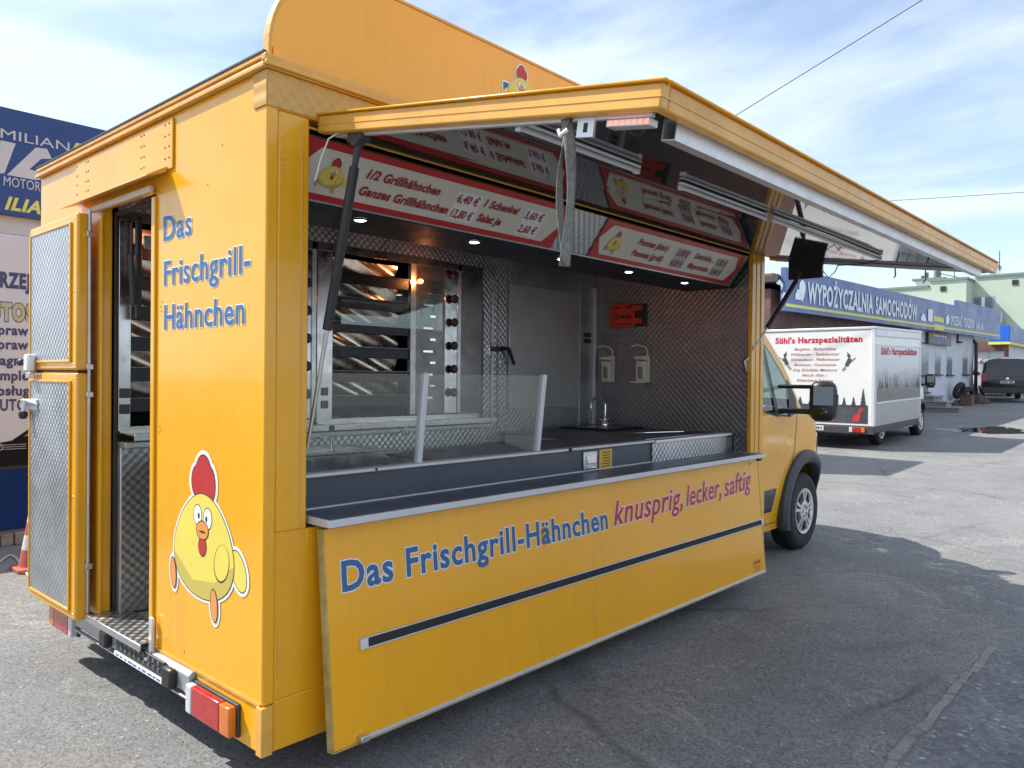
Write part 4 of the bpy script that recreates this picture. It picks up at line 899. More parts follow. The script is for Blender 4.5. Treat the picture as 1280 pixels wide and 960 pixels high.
def mural():
    m, t, b, o = nodes_of('forest_print'); c = t.nodes.new('ShaderNodeTexCoord').outputs['Object']; s_ = t.nodes.new('ShaderNodeSeparateXYZ'); lk(t, c, s_.inputs[0])
    mp = t.nodes.new('ShaderNodeMapping'); lk(t, c, mp.inputs[0]); mp.inputs['Scale'].default_value = (1, 1, 2.2)
    n = tnoise(t, 2.2, 7, .6, mp.outputs[0], .5)
    h = tm(t, 'ADD', tm(t, 'MULTIPLY', tm(t, 'SUBTRACT', s_.outputs[2], 1.0), .8), tm(t, 'MULTIPLY', tm(t, 'SUBTRACT', n, .5), .55))
    lk(t, ramp(t, h, (.05, (.10, .10, .10)), (.22, (.08, .08, .085)), (.42, (.28, .29, .30)), (.62, (.50, .52, .55)), (.9, (.56, .58, .62))), b.inputs['Base Color']); b.inputs['Roughness'].default_value = .25
    return m
MU = wp('side_print', lambda m: m.box(WX0+.10, WX1_-.09, WY0-.006, WY0-.0008, 1.03, 2.24), mural())
def pines(m, O, U, V, lst):
    O, U, V = Vector(O), Vector(U), Vector(V)
    for x, h, w2 in lst:
        pts = [(0, h)]
        for i in range(6): t_ = (i+1)/6; pts += [(w2*t_, h*(1-t_*.9)), (w2*t_*.55, h*(1-t_*.9)+.01)]
        pr = [(a, b) for a, b in pts] + [(-a, b) for a, b in reversed(pts[1:])]
        for (p, q) in zip(pts, pts[1:]): m.add([O+U*(x+p[0])+V*p[1], O+U*(x+q[0])+V*q[1], O+U*(x-q[0])+V*q[1], O+U*(x-p[0])+V*p[1]], [(0, 1, 2, 3)])
rr = random.Random(8)
wp('pine_print', lambda m: pines(m, (WX0+.15, WY0-.0075, 1.30), (1, 0, 0), (0, 0, 1), [(rr.uniform(0, 3.1), rr.uniform(.15, .38), rr.uniform(.04, .07)) for _ in range(9)]), M_mur, MU, rec=False)['kind'] = 'stuff'
mb = MB(); put_text(mb, "Sühl's Harzspezialitäten", (WX0+.40, WY0-.0085, 2.06), (1, 0, 0), (0, 0, 1), 2.75, .15, .03, .1, 0); mb.build('side_lettering', [M_rvin], MU, rec=False)
# rear graphics
M_gothic = M_rvin
mb = MB(); put_text(mb, "Sühl's Harzspezialitäten", (WX0-.003, 2.16, 2.335), (0, -1, 0), (0, 0, 1), 1.94, .125, .040, 0, 0); mb.build('rear_lettering', [M_rvin], WB_, rec=False)
M_script = mat('script_red', (.42, .10, .10), .5)
for i, (s, wd) in enumerate((('Bergkäse - Bärlauchkäse', .93), ('Wildknacker - Teufelsbeisser', 1.08), ('Schmandsuni - Pfefferbeisser', 1.10), ('Bierbeisser - Kaminwurzen', .94), ('Orig. Eichsfelder Mettwurst', 1.00), ('Hirsch- /Reh- /', .58), ('Wildschwein Schinken', .80))):
    mb = MB(); put_text(mb, s, (WX0-.003, 1.245+wd/2, 2.165-.118*i), (0, -1, 0), (0, 0, 1), wd, .062, .004, .35, 0); mb.build('script_line', [M_script], WB_, rec=False)
def witch(m, y, z, f):
    O = Vector((WX0-.003, y, z)); U = Vector((0, -f, 0)); V = Vector((0, 0, 1))
    sh = [[(-.06, .03), (.02, .05), (.05, .0), (.09, -.10), (.02, -.14), (-.02, -.06)], [(-.03, .05), (.02, .05), (.03, .10), (-.02, .11)], [(-.05, .10), (.06, .105), (.03, .13), (.05, .20), (-.01, .135)], [(-.14, .05), (.10, -.17), (.115, -.155), (-.13, .065)], [(.08, -.13), (.16, -.20), (.12, -.24), (.06, -.18)]]
    for k, p in enumerate(sh): m.poly([O + U*a + V*b + Vector((-.0004*k, 0, 0)) for a, b in p], 1 if k == 4 else 0)
for y, f in ((1.93, 1), (.50, -1)):
    mb = MB(); witch(mb, y, 1.93 if f < 0 else 1.96, f); mb.build('witch_print', [M_mur, mat('straw', (.35, .25, .12), .7)], WB_, rec=False)
wp('rear_print', lambda m: m.box(WX0-.005, WX0-.0008, .10, 2.40, .56, .96), M_mur, WB_)
wp('pine_print', lambda m: pines(m, (WX0-.0065, 2.40, .90), (0, -1, 0), (0, 0, 1), [(rr.uniform(.1, 1.2), rr.uniform(.2, .3), rr.uniform(.05, .08)) for _ in range(9)] + [(1.62, .27, .06), (1.80, .24, .06), (2.0, .25, .06), (2.2, .44, .07)]), M_mur, WB_, rec=False)['kind'] = 'stuff'
mb = MB(); dr = [[(-.16, 0), (.10, 0), (.14, .18), (.10, .30), (-.02, .24), (-.12, .12)], [(.06, .24), (.14, .26), (.17, .40), (.10, .42)], [(.10, .38), (.24, .36), (.22, .42), (.12, .46)]]
for k, p in enumerate(dr): mb.poly([Vector((WX0-.0075-.0003*k, .34-a*.62, .60+b*.66)) for a, b in p])
mb.poly([Vector((WX0-.0075, .86-a, .63+b)) for a, b in ell(0, 0, .06, .05, 14)]); mb.poly([Vector((WX0-.0075, 1.15-a, .72+b)) for a, b in ell(0, 0, .06, .04, 14)])
mb.build('deer_print', [mat('deer_red', (.55, .03, .03), .5)], WB_, rec=False)
wp('rear_bumper', lambda m: (m.box(WX0-.05, WX0+.05, WY0, WY1, .335, .495), m.box(WX0+.05, WX1_-.3, WY0-.005, WY0+.04, .36, .498)), M_dgr, bev=.01)
for a, b, mt in ((.14, .22, M_lenso), (.22, .40, M_lens), (.40, .47, M_lensw), (2.0, 2.07, M_lensw), (2.07, 2.25, M_lens), (2.25, 2.33, M_lenso)): wp('tail_lamp', lambda m: m.box(WX0-.075, WX0-.0505, a+.002, b-.002, .375, .485), mt, bev=.006)
PLT = wp('number_plate', lambda m: m.box(WX0-.062, WX0-.0505, 1.02, 1.54, .375, .485), mat('plate_pale', (.62, .70, .62), .4), bev=.004)
mb = MB(); put_text(mb, '•67AHH', (WX0-.0635, 1.52, .40), (0, -1, 0), (0, 0, 1), .46, .062, .03, 0, 0); mb.build('plate_number', [M_und], PLT, rec=False)
make_cab(WTK, M_wpt)
wheel(WTK, WX, .185, 1); wheel(WTK, WX, 2*YC-.185, -1); wheel(WTK, 2.62, .20, 1); wheel(WTK, 2.62, 2.22, -1)
wp('chassis', lambda m: m.box(1.5, 4.8, .5, 1.95, .26, .335), M_und)
WTK.location = (2.2+14.70, 1.2+2.73, gz(17.0)+.01); WTK.rotation_euler = (0, -.022, 0)

# ------------------------------------------------------------------ places measured from the photograph: pixel ray cut with a wall plane
def hit(px, py, P0, n):
    a, b = px-640, py-480; ra = a*math.cos(ROLL)+b*math.sin(ROLL); rb = -a*math.sin(ROLL)+b*math.cos(ROLL)
    d = f2 + rt*(ra/FPX) - u2*(rb/FPX); P0, n = Vector(P0), Vector(n); return CAM + d*((P0-CAM).dot(n)/d.dot(n))
# ------------------------------------------------------------------ long low rental building
A0 = Vector((17.75, 5.80, 0)); BD_ = Vector((20.2, -.56, 0)).normalized(); BN = Vector((BD_.y, -BD_.x, 0))  # BN faces the yard
BLEN = 20.25
def bpt(x, o, z): return A0 + BD_*x + BN*o + Vector((0, 0, z))
def bbox(m, x0, x1, o0, o1, z0, z1, mi=0, tilt=0.):
    c = [bpt(x, o, z + tilt*x) for z in (z0, z1) for o in (o0, o1) for x in (x0, x1)]
    m.add(c, [(0, 2, 3, 1), (4, 5, 7, 6), (0, 1, 5, 4), (2, 6, 7, 3), (0, 4, 6, 2), (1, 3, 7, 5)], mi)
def bhit(px, py, o=0.):
    p = hit(px, py, A0 + BN*o, BN) - A0; return p.dot(BD_), p.z
LB = thing('rental_building', tuple(bpt(10, -4, 0)), 'long low white building under a blue sign band with yellow stripe', 'building')
lp = lambda n, f, m, par=LB, **k: part(n, f, m, par, **k)
M_plw = mat('white_render', (.60, .62, .66), .8, var=.06, vs=.8, bmp=.15, bs_=60, dirt=(.42, .42, .44), ds=.8)
M_brn = mat('brown_render', (.13, .075, .065), .85, var=.2, vs=1.2, dirt=(.20, .17, .16), ds=1.1)
M_bnd = mat('sign_blue', (.075, .125, .29), .4, var=.04, vs=.5)
M_yst = mat('sign_yellow', (.62, .60, .12), .5, var=.05)
M_sgw = mat('sign_white', (.70, .74, .78), .5, var=.03)
XB = bhit(1138, 450)[0]
lp('brown_wall', lambda m: bbox(m, 0, XB, -8, 0, -.2, 3.95), M_brn)
WW = lp('white_wall', lambda m: bbox(m, XB, BLEN, -8, 0, -.2, 4.10), M_plw)
lp('plinth', lambda m: bbox(m, XB+.5, BLEN+.03, .001, .05, -.3, .35, tilt=.027), mat('plinth_brown', (.20, .15, .135), .85, var=.2))
lp('roof_slab', lambda m: bbox(m, -.2, BLEN+.6, -8.2, .28, 4.101, 4.25), M_dgr)
TL = .0115
SGN = lp('sign_band', lambda m: bbox(m, -.05, BLEN+2.9, .29, .42, 3.36, 4.46, tilt=TL), M_bnd)
lp('sign_step', lambda m: bbox(m, bhit(1197, 390, .42)[0], BLEN+2.9, .29, .415, 4.462, 4.70, tilt=TL), M_bnd)
lp('yellow_stripe', lambda m: bbox(m, -.04, BLEN+2.89, .4205, .436, 3.47, 3.545, tilt=TL), M_yst, SGN)
def sgt(s, px0, py0, px1, cap, mt, nm='sign_lettering', bold=.03):
    x0, z0 = bhit(px0, py0, .437); x1, _ = bhit(px1, py0, .437); mb = MB()
    put_text(mb, s, bpt(x0, .437, z0), BD_ + Vector((0, 0, TL)), (0, 0, 1), x1-x0, cap, bold, 0, 0); mb.build(nm, [mt], SGN, rec=False)
sgt('WYPOŻYCZALNIA', 1009.5, 378, 1091.5, .52, M_sgw, bold=.034); sgt('SAMOCHODÓW', 1094.5, 391.5, 1146.5, .50, M_sgw, bold=.028)
sgt('SPRZEDAŻ', 1188, 406.0, 1202.5, .36, M_sgw, bold=.015); sgt('POJAZDÓW', 1204.5, 408.5, 1217.5, .36, M_sgw, bold=.015)
def picto(px0, py0, px1, py1, shapes, nm):
    xa, zb = bhit(px0, py1, .437); xb, zt = bhit(px1, py0, .437); mb = MB()
    for k, p in enumerate(shapes): mb.poly([bpt(xa+(xb-xa)*u, .438+.0006*k, zb+(zt-zb)*v) for u, v in p])
    mb.build(nm, [M_sgw, ], SGN, rec=False)
car_ = [[(0, .12), (1, .12), (1, .5), (.85, .55), (.7, .85), (.3, .85), (.15, .55), (0, .5)]]
pin_ = [[(.5+.42*math.cos(a), .66+.33*math.sin(a)) for a in [R(-35+250*i/16) for i in range(17)]] + [(.5, 0)]]
picto(994, 360, 1002, 376, car_, 'car_pictogram'); picto(998, 351, 1008, 378, pin_, 'pin_pictogram'); picto(970, 350, 979, 362, [[(0, .6), (.5, 1), (1, .6), (.8, 0), (.6, .5), (.2, .5)]], 'tow_pictogram'); picto(977, 364, 984, 376, car_, 'car_pictogram')
picto(1151, 391, 1157.5, 402, car_, 'car_pictogram'); picto(1160, 387, 1166, 403, [[(0, .1), (1, .1), (1, .9), (.8, 1), (.2, 1), (0, .9)]], 'bus_pictogram'); picto(1182, 393, 1187, 405, [[(.1, .0), (.9, .1), (1, .6), (.5, 1), (0, .6)]], 'pin_pictogram')
x0, z0 = bhit(1167.5, 401, .437); x1, z1 = bhit(1180, 396, .437); lp('phone_strip', lambda m: bbox(m, x0, x1, .4205, .428, z0, z0+.18), M_yst, SGN)
x0, z0 = bhit(1167.5, 411, .437); x1, z1 = bhit(1180, 404, .437); lp('arrow_strip', lambda m: bbox(m, x0, x1, .4205, .445, z0-.02, z0+.18), M_yst, SGN)
sgt('HALAR', 1220, 411.5, 1229, .28, M_sgw, bold=.015)
def bwin(nm, px0, py0, px1, py1):
    x0, zt = bhit(px0, py0); x1, zb = bhit(px1, py1)
    o = lp(nm, lambda m: bbox(m, x0, x1, -.10, .004, zb, zt), mat('window_grey', (.20, .23, .25), .25, var=.15, vs=1.5), WW)
    lp('sill', lambda m: bbox(m, x0-.08, x1+.08, .0045, .09, zb-.06, zb-.002), M_dgr, WW)
bwin('window', 1169, 434, 1175.5, 468); bwin('window', 1183.5, 432, 1190, 468.5); bwin('window', 1203.5, 431, 1209, 468); bwin('entrance_door', 1150.5, 427, 1160, 490)
x0, zt = bhit(1163.5, 415, .2); x1, zb = bhit(1190.5, 433, .2)
NB = lp('notice_board', lambda m: bbox(m, x0, x1, .10, .16, zb, zt), mat('notice_frame', (.24, .20, .17), .6), bev=.01)
lp('notice_panel', lambda m: bbox(m, x0+.2, x1-.22, .1605, .168, zb+.03, zb+(zt-zb)*.62), mat('notice_blue', (.02, .035, .20), .4), NB)
lp('notice_print', lambda m: [bbox(m, x0+.5+.3*k, x0+.68+.3*k, .1685, .170, zb+(zt-zb)*.70+.0*k, zb+(zt-zb)*.86) for k in range(int((x1-x0-.9)/.3))], M_sgw, NB)['kind'] = 'stuff'
lp('drainpipe', lambda m: m.tube([bpt(BLEN-.12, .12, .75), bpt(BLEN-.12, .12, 3.30), bpt(BLEN-.12, -.1, 3.55)], .075, 10), mat('pipe_brown', (.05, .03, .025), .5), smooth=True)
x0, z0 = bhit(1199, 425, .1); lp('wall_lamp', lambda m: (bbox(m, x0, x0+.12, .001, .06, z0-.12, z0+.28), bbox(m, x0, x0+.35, .0605, .16, z0-.12, z0-.05)), M_dgr)
# brick chimney behind the sign band
CH = lp('chimney', lambda m: bbox(m, 2.0, 3.0, -2.6, -1.8, 4.25, 5.12), mat('brick_wash', (.24, .11, .085), .9, var=.35, vs=9))
lp('chimney_pot', lambda m: bbox(m, 4.2, 4.7, -2.4, -1.9, 4.25, 4.95), MATS['brick_wash'], CH)
# stone steps
SX0, _ = bhit(1150, 500, .0); SX1, _ = bhit(1176, 500, 0)
STP = thing('entrance_steps', tuple(bpt((SX0+SX1)/2, .9, gz(30))), 'three grey stone entrance steps against the white building', 'steps')
M_stn = mat('step_stone', (.34, .34, .34), .8, var=.15, vs=3, bmp=.2, bs_=30)
for i in range(3):
    zt = gz(30)+.20*(i+1); fr_ = 1.5-.42*i; xr = bhit((1203, 1192, 1181)[i], 500, fr_)[0]
    part('step_slab', lambda m: bbox(m, SX0-.6, xr, .05, fr_, zt-.06, zt), M_stn, STP, bev=.015)
    part('step_riser', lambda m: bbox(m, SX0-.55, xr-.06, .06, fr_-.06, zt-.21, zt-.061), mat('riser_stone', (.26, .26, .25), .85, var=.2, vs=2), STP)
# junk heap by the plinth
M_tyr = mat('old_tyre', (.028, .026, .025), .8, var=.3, vs=6)
def tyre(loc, ax, r_, label):
    m = MB(); m.lathe((0, 0, 0), ax, [(r_*.6, -.09), (r_*.85, -.10), (r_, -.05), (r_, .05), (r_*.85, .10), (r_*.6, .09), (r_*.62, 0), (r_*.6, -.09)], 26)
    m.v = [(a+loc[0], b+loc[1], c+loc[2]) for a, b, c in m.v]; o = m.build('tyre', M_tyr, smooth=50); tag(o, label, 'tyre', 'old tyres by the plinth'); return o
def junk(px, o): x, _ = bhit(px, 490, 0); return bpt(x, o, gz(bpt(x, o, 0).x))
p = junk(1187, .35); tyre((p.x, p.y, p.z+.62), (.25, 1, .35), .36, 'old car tyre standing behind the entrance steps, leaning on the white wall')
p = junk(1198, .35); tyre((p.x, p.y, p.z+.36), (.35, 1, .25), .38, 'old car tyre leaning on the plinth between steps and drainpipe')
p = junk(1190, .55)
KB = thing('wooden_crate', tuple(p), 'brown crate standing beside the entrance steps under the old tyre', 'crate'); 
part('crate_side', lambda m: (m.box(p.x-.3, p.x+.3, p.y-.22, p.y+.2, p.z-.02, p.z+.42),), mat('crate_wood', (.16, .09, .06), .8, var=.3, vs=7), KB, bev=.02); part('crate_lid', lambda m: m.box(p.x-.32, p.x+.32, p.y-.24, p.y+.22, p.z+.421, p.z+.455), mat('crate_lid', (.06, .06, .055), .8), KB)
p = junk(1205, .6)
RK = thing('rubble_sack', tuple(p), 'slumped dark brown sack on the ground near the drainpipe', 'sack')
m = MB(); m.grid(lambda u, v: (p.x+(.75+.08*math.sin(9*u))*math.cos(2*math.pi*u)*math.sin(math.pi*v*.5)*(1+.1*math.sin(5*u+v*4)), p.y+.4*math.sin(2*math.pi*u)*math.sin(math.pi*v*.5), p.z-.03+.42*math.cos(math.pi*v*.5)*(1+.2*math.sin(11*u+2))), 24, 10)
m.build('sack_cloth', mat('sack_brown', (.09, .06, .045), .9, var=.3, vs=8), RK, smooth=80)

# ------------------------------------------------------------------ green apartment block, far
GB = thing('apartment_block', (62, 12, gz(62)), 'pale green apartment block with stepped roof behind the low building', 'building')
gp_ = lambda n, f, m, par=GB, **k: part(n, f, m, par, **k)
M_grn = mat('green_render', (.42, .49, .38), .85, var=.07, vs=.25, dirt=(.30, .40, .27), ds=.15)
M_grt = mat('parapet_green', (.16, .23, .18), .7)
GX = 60.0; gh = lambda px, py, x=GX: hit(px, py, (x, 0, 0), (1, 0, 0))
c0 = gh(1208, 349); l0 = gh(1163, 354); l1 = gh(1100, 368); r1 = gh(1330, 338, GX+2.2)
gp_('left_wing', lambda m: m.box(GX, GX+14, c0.y, l0.y, 0, c0.z), M_grn); gp_('low_wing', lambda m: m.box(GX+.01, GX+14, l0.y, l1.y, 0, gh(1150, 360).z), M_grn)
gp_('right_wing', lambda m: m.box(GX+2.2, GX+14, r1.y, c0.y, 0, gh(1240, 346, GX+2.2).z), M_grn)
gp_('parapet', lambda m: m.box(GX-.12, GX+14.1, c0.y-.1, l0.y+.1, c0.z+.001, c0.z+.16), M_grt); gp_('parapet', lambda m: m.box(GX-.1, GX+14.1, l0.y+.101, l1.y, gh(1150, 360).z+.001, gh(1150, 360).z+.16), M_grt); gp_('parapet', lambda m: m.box(GX+2.08, GX+14.1, r1.y, c0.y-.101, gh(1240, 346, GX+2.2).z+.001, gh(1240, 346, GX+2.2).z+.16), M_grt)
def gwin(a, b, c, d, x=GX+2.2):
    p, q = gh(a, b, x), gh(c, d, x); W = gp_('window', lambda m: m.box(x-.03, x-.001, q.y, p.y, q.z, p.z), mat('frame_grey', (.32, .34, .36), .5))
    h = (p.y-q.y)/2
    for k, (u, v) in enumerate(((q.y+.12, q.y+h-.12), (q.y+h+.12, p.y-.12))): gp_('pane', lambda m: m.box(x-.045, x-.031, u, v, q.z+.12, p.z-.12), mat('pane_grey', (.17, .19, .22), .15, var=.2, vs=.8), W)
    gp_('mullion', lambda m: m.box(x-.06, x-.031, q.y+h-.10, q.y+h+.10, q.z+.05, p.z-.05), M_wht, W); gp_('window_sill', lambda m: m.box(x-.25, x-.0305, q.y-.2, p.y+.2, q.z-.18, q.z-.002), M_wht, W)
gwin(1215.5, 371, 1243, 387)
p, q = gh(1236, 391, GX+1.9), gh(1247, 404, GX+1.9)
BAL = gp_('balcony', lambda m: m.box(GX+1.2, GX+2.19, q.y-.4, p.y+.6, q.z-.15, q.z), mat('balcony_tan', (.34, .28, .20), .8)); gp_('balcony_rail', lambda m: m.box(GX+1.2, GX+1.26, q.y-.4, p.y+.6, q.z+.001, p.z), mat('balcony_beige', (.45, .42, .32), .8), BAL)
for a, b in ((1179, 361), (1269, 353)): p = gh(a, b, GX if a < 1208 else GX+2.2); gp_('vent', lambda m: m.box(p.x-.06, p.x-.001, p.y-.18, p.y+.18, p.z-.18, p.z+.18), M_und)
p, q = gh(1144.5, 351, 66), gh(1177, 360, 66)
PH = gp_('roof_house', lambda m: m.box(66, 69, q.y, p.y, q.z-1.2, p.z), M_wht); gp_('roof_house_cap', lambda m: m.box(65.8, 69.2, q.y-.25, p.y+.25, p.z+.001, p.z+.14), M_grt, PH)
for a, b, r_ in ((1151, 344, .13), (1156, 340, .16), (1169, 338, .22), (1188.5, 347, .15)): p = gh(a, b, 66); gp_('flue', lambda m: m.tube([(66.5, p.y, p.z-2), (66.5, p.y, p.z)], r_, 8), mat('flue_grey', (.16, .15, .15), .6), PH)
p = gh(1174, 326, 66); gp_('aerial', lambda m: (m.tube([(66.5, p.y, p.z-3.5), (66.5, p.y, p.z+1)], .035, 6), m.tube([(66.5, p.y+.2, p.z-.9), (66.5, p.y-2.4, p.z-1.7)], .03, 6)), M_dgr); p = gh(1191, 333, 66); gp_('aerial', lambda m: m.tube([(66.5, p.y, p.z-3.0), (66.5, p.y, p.z+1)], .03, 6), M_dgr)
p = gh(1247.5, 337, 63); DI = gp_('dish_mast', lambda m: m.tube([(63.5, p.y, p.z-1.4), (63.5, p.y, p.z+1.4)], .03, 6), M_dgr); gp_('dish', lambda m: m.lathe((63.4, p.y+.25, p.z), (-1, -.5, .3), [(0, 0), (.25, .03), (.45, .10), (.46, .12)], 20), mat('dish_grey', (.42, .43, .44), .5), DI, smooth=True)

# ------------------------------------------------------------------ blue-canopied kiosk behind the van
KX = 50.0; kh = lambda px, py: hit(px, py, (KX, 0, 0), (1, 0, 0)); a = kh(1236.5, 407); b = kh(1262, 427)
KI = thing('kiosk', (55, 5.9, gz(52)), 'white kiosk with bright blue flat canopy behind the black van', 'kiosk')
kp = lambda n, f, m, par=KI, **k: part(n, f, m, par, **k)
CN = kp('canopy', lambda m: m.box(KX, KX+11, b.y, a.y, b.z, a.z), mat('canopy_blue', (.012, .11, .55), .35, var=.05), bev=.03)
kp('canopy_side', lambda m: m.box(KX+.02, KX+11, b.y-.02, b.y-.001, b.z+.03, a.z-.03), M_bnd, CN)
kp('canopy_stripe', lambda m: m.box(KX-.02, KX+11, b.y-.03, a.y+.03, b.z-.14, b.z-.001), M_yst, CN)
kp('kiosk_wall', lambda m: m.box(KX+1.0, KX+10, b.y+.3, a.y+6.0, .2, b.z-.15), M_plw); kp('post', lambda m: m.box(KX+.3, KX+.5, kh(1254, 470).y-.18, kh(1254, 470).y+.02, .5, b.z-.15), mat('post_brown', (.14, .06, .045), .7), bev=.02)
kp('roller_shutter', lambda m: m.box(KX+.9, KX+.999, a.y+.2, a.y+3.2, .8, 3.4), mat('shutter_pale', (.5, .5, .5), .6)); kp('brown_fascia', lambda m: m.box(KX+.7, KX+.899, a.y-.6, a.y+4.0, 3.41, 3.95), M_brn)

# ------------------------------------------------------------------ parked vehicles
def loft_car(P, Lc, Wc, prof, belt, mp, roofw=.80, name='car_body'):
    """prof: (x, z_bottom, z_top, width factor); closed loft along x, nose at +x"""
    m = MB(); n = 20; st = []
    for x, zb, zt, wf in prof:
        row = []
        for j in range(n):
            a = 2*math.pi*j/n; cx, sz = math.cos(a), math.sin(a); ex = .35
            u = math.copysign(abs(cx)**ex, cx); v = math.copysign(abs(sz)**ex, sz); z = zb+(zt-zb)*(v+1)/2
            ww = wf if z < belt else wf*(1-(1-roofw)*min(1, (z-belt)/max(.05, 1.9-belt)))
            row.append((x, u*Wc/2*ww, z))
        st.append(row)
    k = len(st); fs = [(i*n+j, i*n+(j+1) % n, (i+1)*n+(j+1) % n, (i+1)*n+j) for i in range(k-1) for j in range(n)] + [tuple(range(n-1, -1, -1)), tuple(range((k-1)*n, k*n))]
    m.add([p for r_ in st for p in r_], fs); return m.build(name, mp, P, smooth=45)
def simple_wheel(P, x, y, r_, sg):
    m = MB(); m.lathe((x, y, r_), (0, sg, 0), [(.0, .02), (r_*.62, .02), (r_*.65, 0), (r_*.9, -.005), (r_, .04), (r_, .18), (r_*.8, .21), (0, .21)], 26); W = m.build('wheel', M_rub, P, smooth=40)
    m = MB(); m.lathe((x, y, r_), (0, sg, 0), [(r_*.62, .018), (r_*.55, .0), (r_*.2, .012), (0, .008)], 20); m.build('hubcap', MATS['hubcap_silver'], W, smooth=40)
M_van = mat('black_car_paint', (.012, .013, .017), .16, var=.1, coat=.6)
VN = thing('parked_van', (0, 0, 0), 'black van with tinted rear window parked beside the white kiosk', 'van')
loft_car(VN, 4.9, 1.92, [(0, .55, 1.0, .93), (.02, .42, 1.45, .97), (.12, .38, 1.86, 1), (.5, .35, 1.93, 1), (2.6, .33, 1.94, 1), (3.2, .33, 1.88, .99), (3.9, .33, 1.32, .97), (4.5, .36, 1.10, .93), (4.85, .42, .85, .80), (4.9, .5, .7, .7)], 1.05, M_van, .84, 'van_body')
part('rear_window', lambda m: m.prism([(.012, -.72, 1.08), (.012, .72, 1.08), (.075, .66, 1.62), (.075, -.66, 1.62)], (-.022, 0, 0)), M_gld, VN, bev=.008)
for s_ in (-1, 1):
    part('tail_lamp', lambda m: m.box(-.02, .10, min(s_*.78, s_*.94), max(s_*.78, s_*.94), .88, 1.24), M_lens, VN, bev=.02)
    part('side_window', lambda m: m.prism([(.35, s_*.915, 1.12), (3.3, s_*.915, 1.12), (3.0, s_*.835, 1.72), (.45, s_*.835, 1.72)], (0, s_*.012, 0)), M_gld, VN)
    part('mirror', lambda m: m.box(3.2, 3.35, min(s_*.95, s_*1.17), max(s_*.95, s_*1.17), 1.10, 1.30), M_blk, VN, bev=.03)
    for x in (.95, 3.95): simple_wheel(VN, x, s_*.97, .34, -s_)
part('rear_bumper', lambda m: m.box(-.06, .25, -.93, .93, .36, .62), M_dgr, VN, bev=.04); part('number_plate', lambda m: m.box(-.035, -.005, -.26, .26, .80, .91), mat('plate_white', (.62, .64, .68), .4), VN, bev=.004)
part('plate_print', lambda m: [m.box(-.037, -.0355, -.19+.062*k, -.15+.062*k, .825, .885) for k in range(7) if k != 2], M_und, VN)
part('badge', lambda m: m.lathe((-.004, 0, 1.0), (-1, 0, 0), [(.06, 0), (.06, .012), (.045, .014), (.045, .004), (0, .004)], 18), M_chr, VN); part('rear_wiper', lambda m: m.tube([(-.02, .0, 1.08), (.015, .28, 1.18)], .012, 6), M_blk, VN)
VN.location = (37.5, 3.86, gz(38)+.02); VN.rotation_euler = (0, -.02, R(16))
WC = thing('parked_car', (0, 0, 0), 'white hatchback half hidden between drainpipe and black van', 'car')
loft_car(WC, 4.1, 1.72, [(0, .5, .8, .9), (.03, .36, .98, .95), (.3, .30, 1.12, 1), (.8, .28, 1.42, 1), (1.5, .28, 1.48, 1), (2.3, .28, 1.45, 1), (2.95, .28, 1.05, 1), (3.6, .30, .92, .95), (4.05, .36, .68, .8), (4.1, .42, .6, .7)], .95, M_wpt, .80)
for s_ in (-1, 1):
    part('side_window', lambda m: m.prism([(.75, s_*.865, .98), (2.6, s_*.865, .98), (2.15, s_*.76, 1.36), (1.0, s_*.76, 1.36)], (0, s_*.014, 0)), M_gld, WC)
    part('headlight', lambda m: m.box(3.75, 4.0, min(s_*.5, s_*.72), max(s_*.5, s_*.72), .66, .80), M_lensw, WC, bev=.03)
    for x in (.75, 3.3): simple_wheel(WC, x, s_*.88, .31, -s_)
part('windscreen', lambda m: m.prism([(2.36, -.60, 1.42), (2.36, .60, 1.42), (2.92, .70, 1.06), (2.92, -.70, 1.06)], (.02, 0, .02)), M_gld, WC); part('door_handle', lambda m: m.box(1.2, 1.4, -.88, -.86, .86, .90), M_blk, WC)
WC.location = (46.5, 6.0, gz(43)+.02); WC.rotation_euler = (0, 0, R(188))

# ------------------------------------------------------------------ billboard wall behind the truck's rear
WYP = 5.6; wh = lambda px, py: hit(px, py, (0, WYP, 0), (0, 1, 0))
BW = thing('billboard_wall', (2.5, WYP+.2, 0), 'white wall carrying a deep blue sign board behind the open rear door', 'wall')
bwp = lambda n, f, m, par=BW, **k: part(n, f, m, par, **k)
M_bgw = mat('grey_white_wall', (.55, .53, .53), .8, var=.04, vs=1.0)
M_nav = mat('board_blue', (.010, .045, .19), .4, var=.04)
M_sil = mat('board_silver', (.50, .50, .53), .45, var=.05)
bwp('wall_panel', lambda m: m.box(.38, 5.2, WYP+.02, WYP+.30, .12, 3.96), M_bgw); SGB = bwp('sign_board', lambda m: m.box(.38, 5.2, WYP-.06, WYP+.019, 3.04, 4.01), M_nav)
bwp('wall_ledge', lambda m: m.box(.38, 5.2, WYP-.012, WYP+.0195, 2.875, 2.893), M_sil); 
bwp('stone_footing', lambda m: m.box(.37, 5.2, WYP-.02, WYP+.34, -.02, .119), mat('footing', (.16, .155, .145), .9, var=.2, vs=5))
rg = random.Random(12); x = .46
while x < 2.4:
    l = rg.uniform(.10, .2); bwp('footing_stone', lambda m: m.box(x, x+l-.012, WYP-.06-rg.uniform(0, .02), WYP-.021, .0, rg.uniform(.09, .13)), mat('footing_pale', (.24, .23, .21), .9, var=.25, vs=9), bev=.008); x += l
ws = WYP-.0625
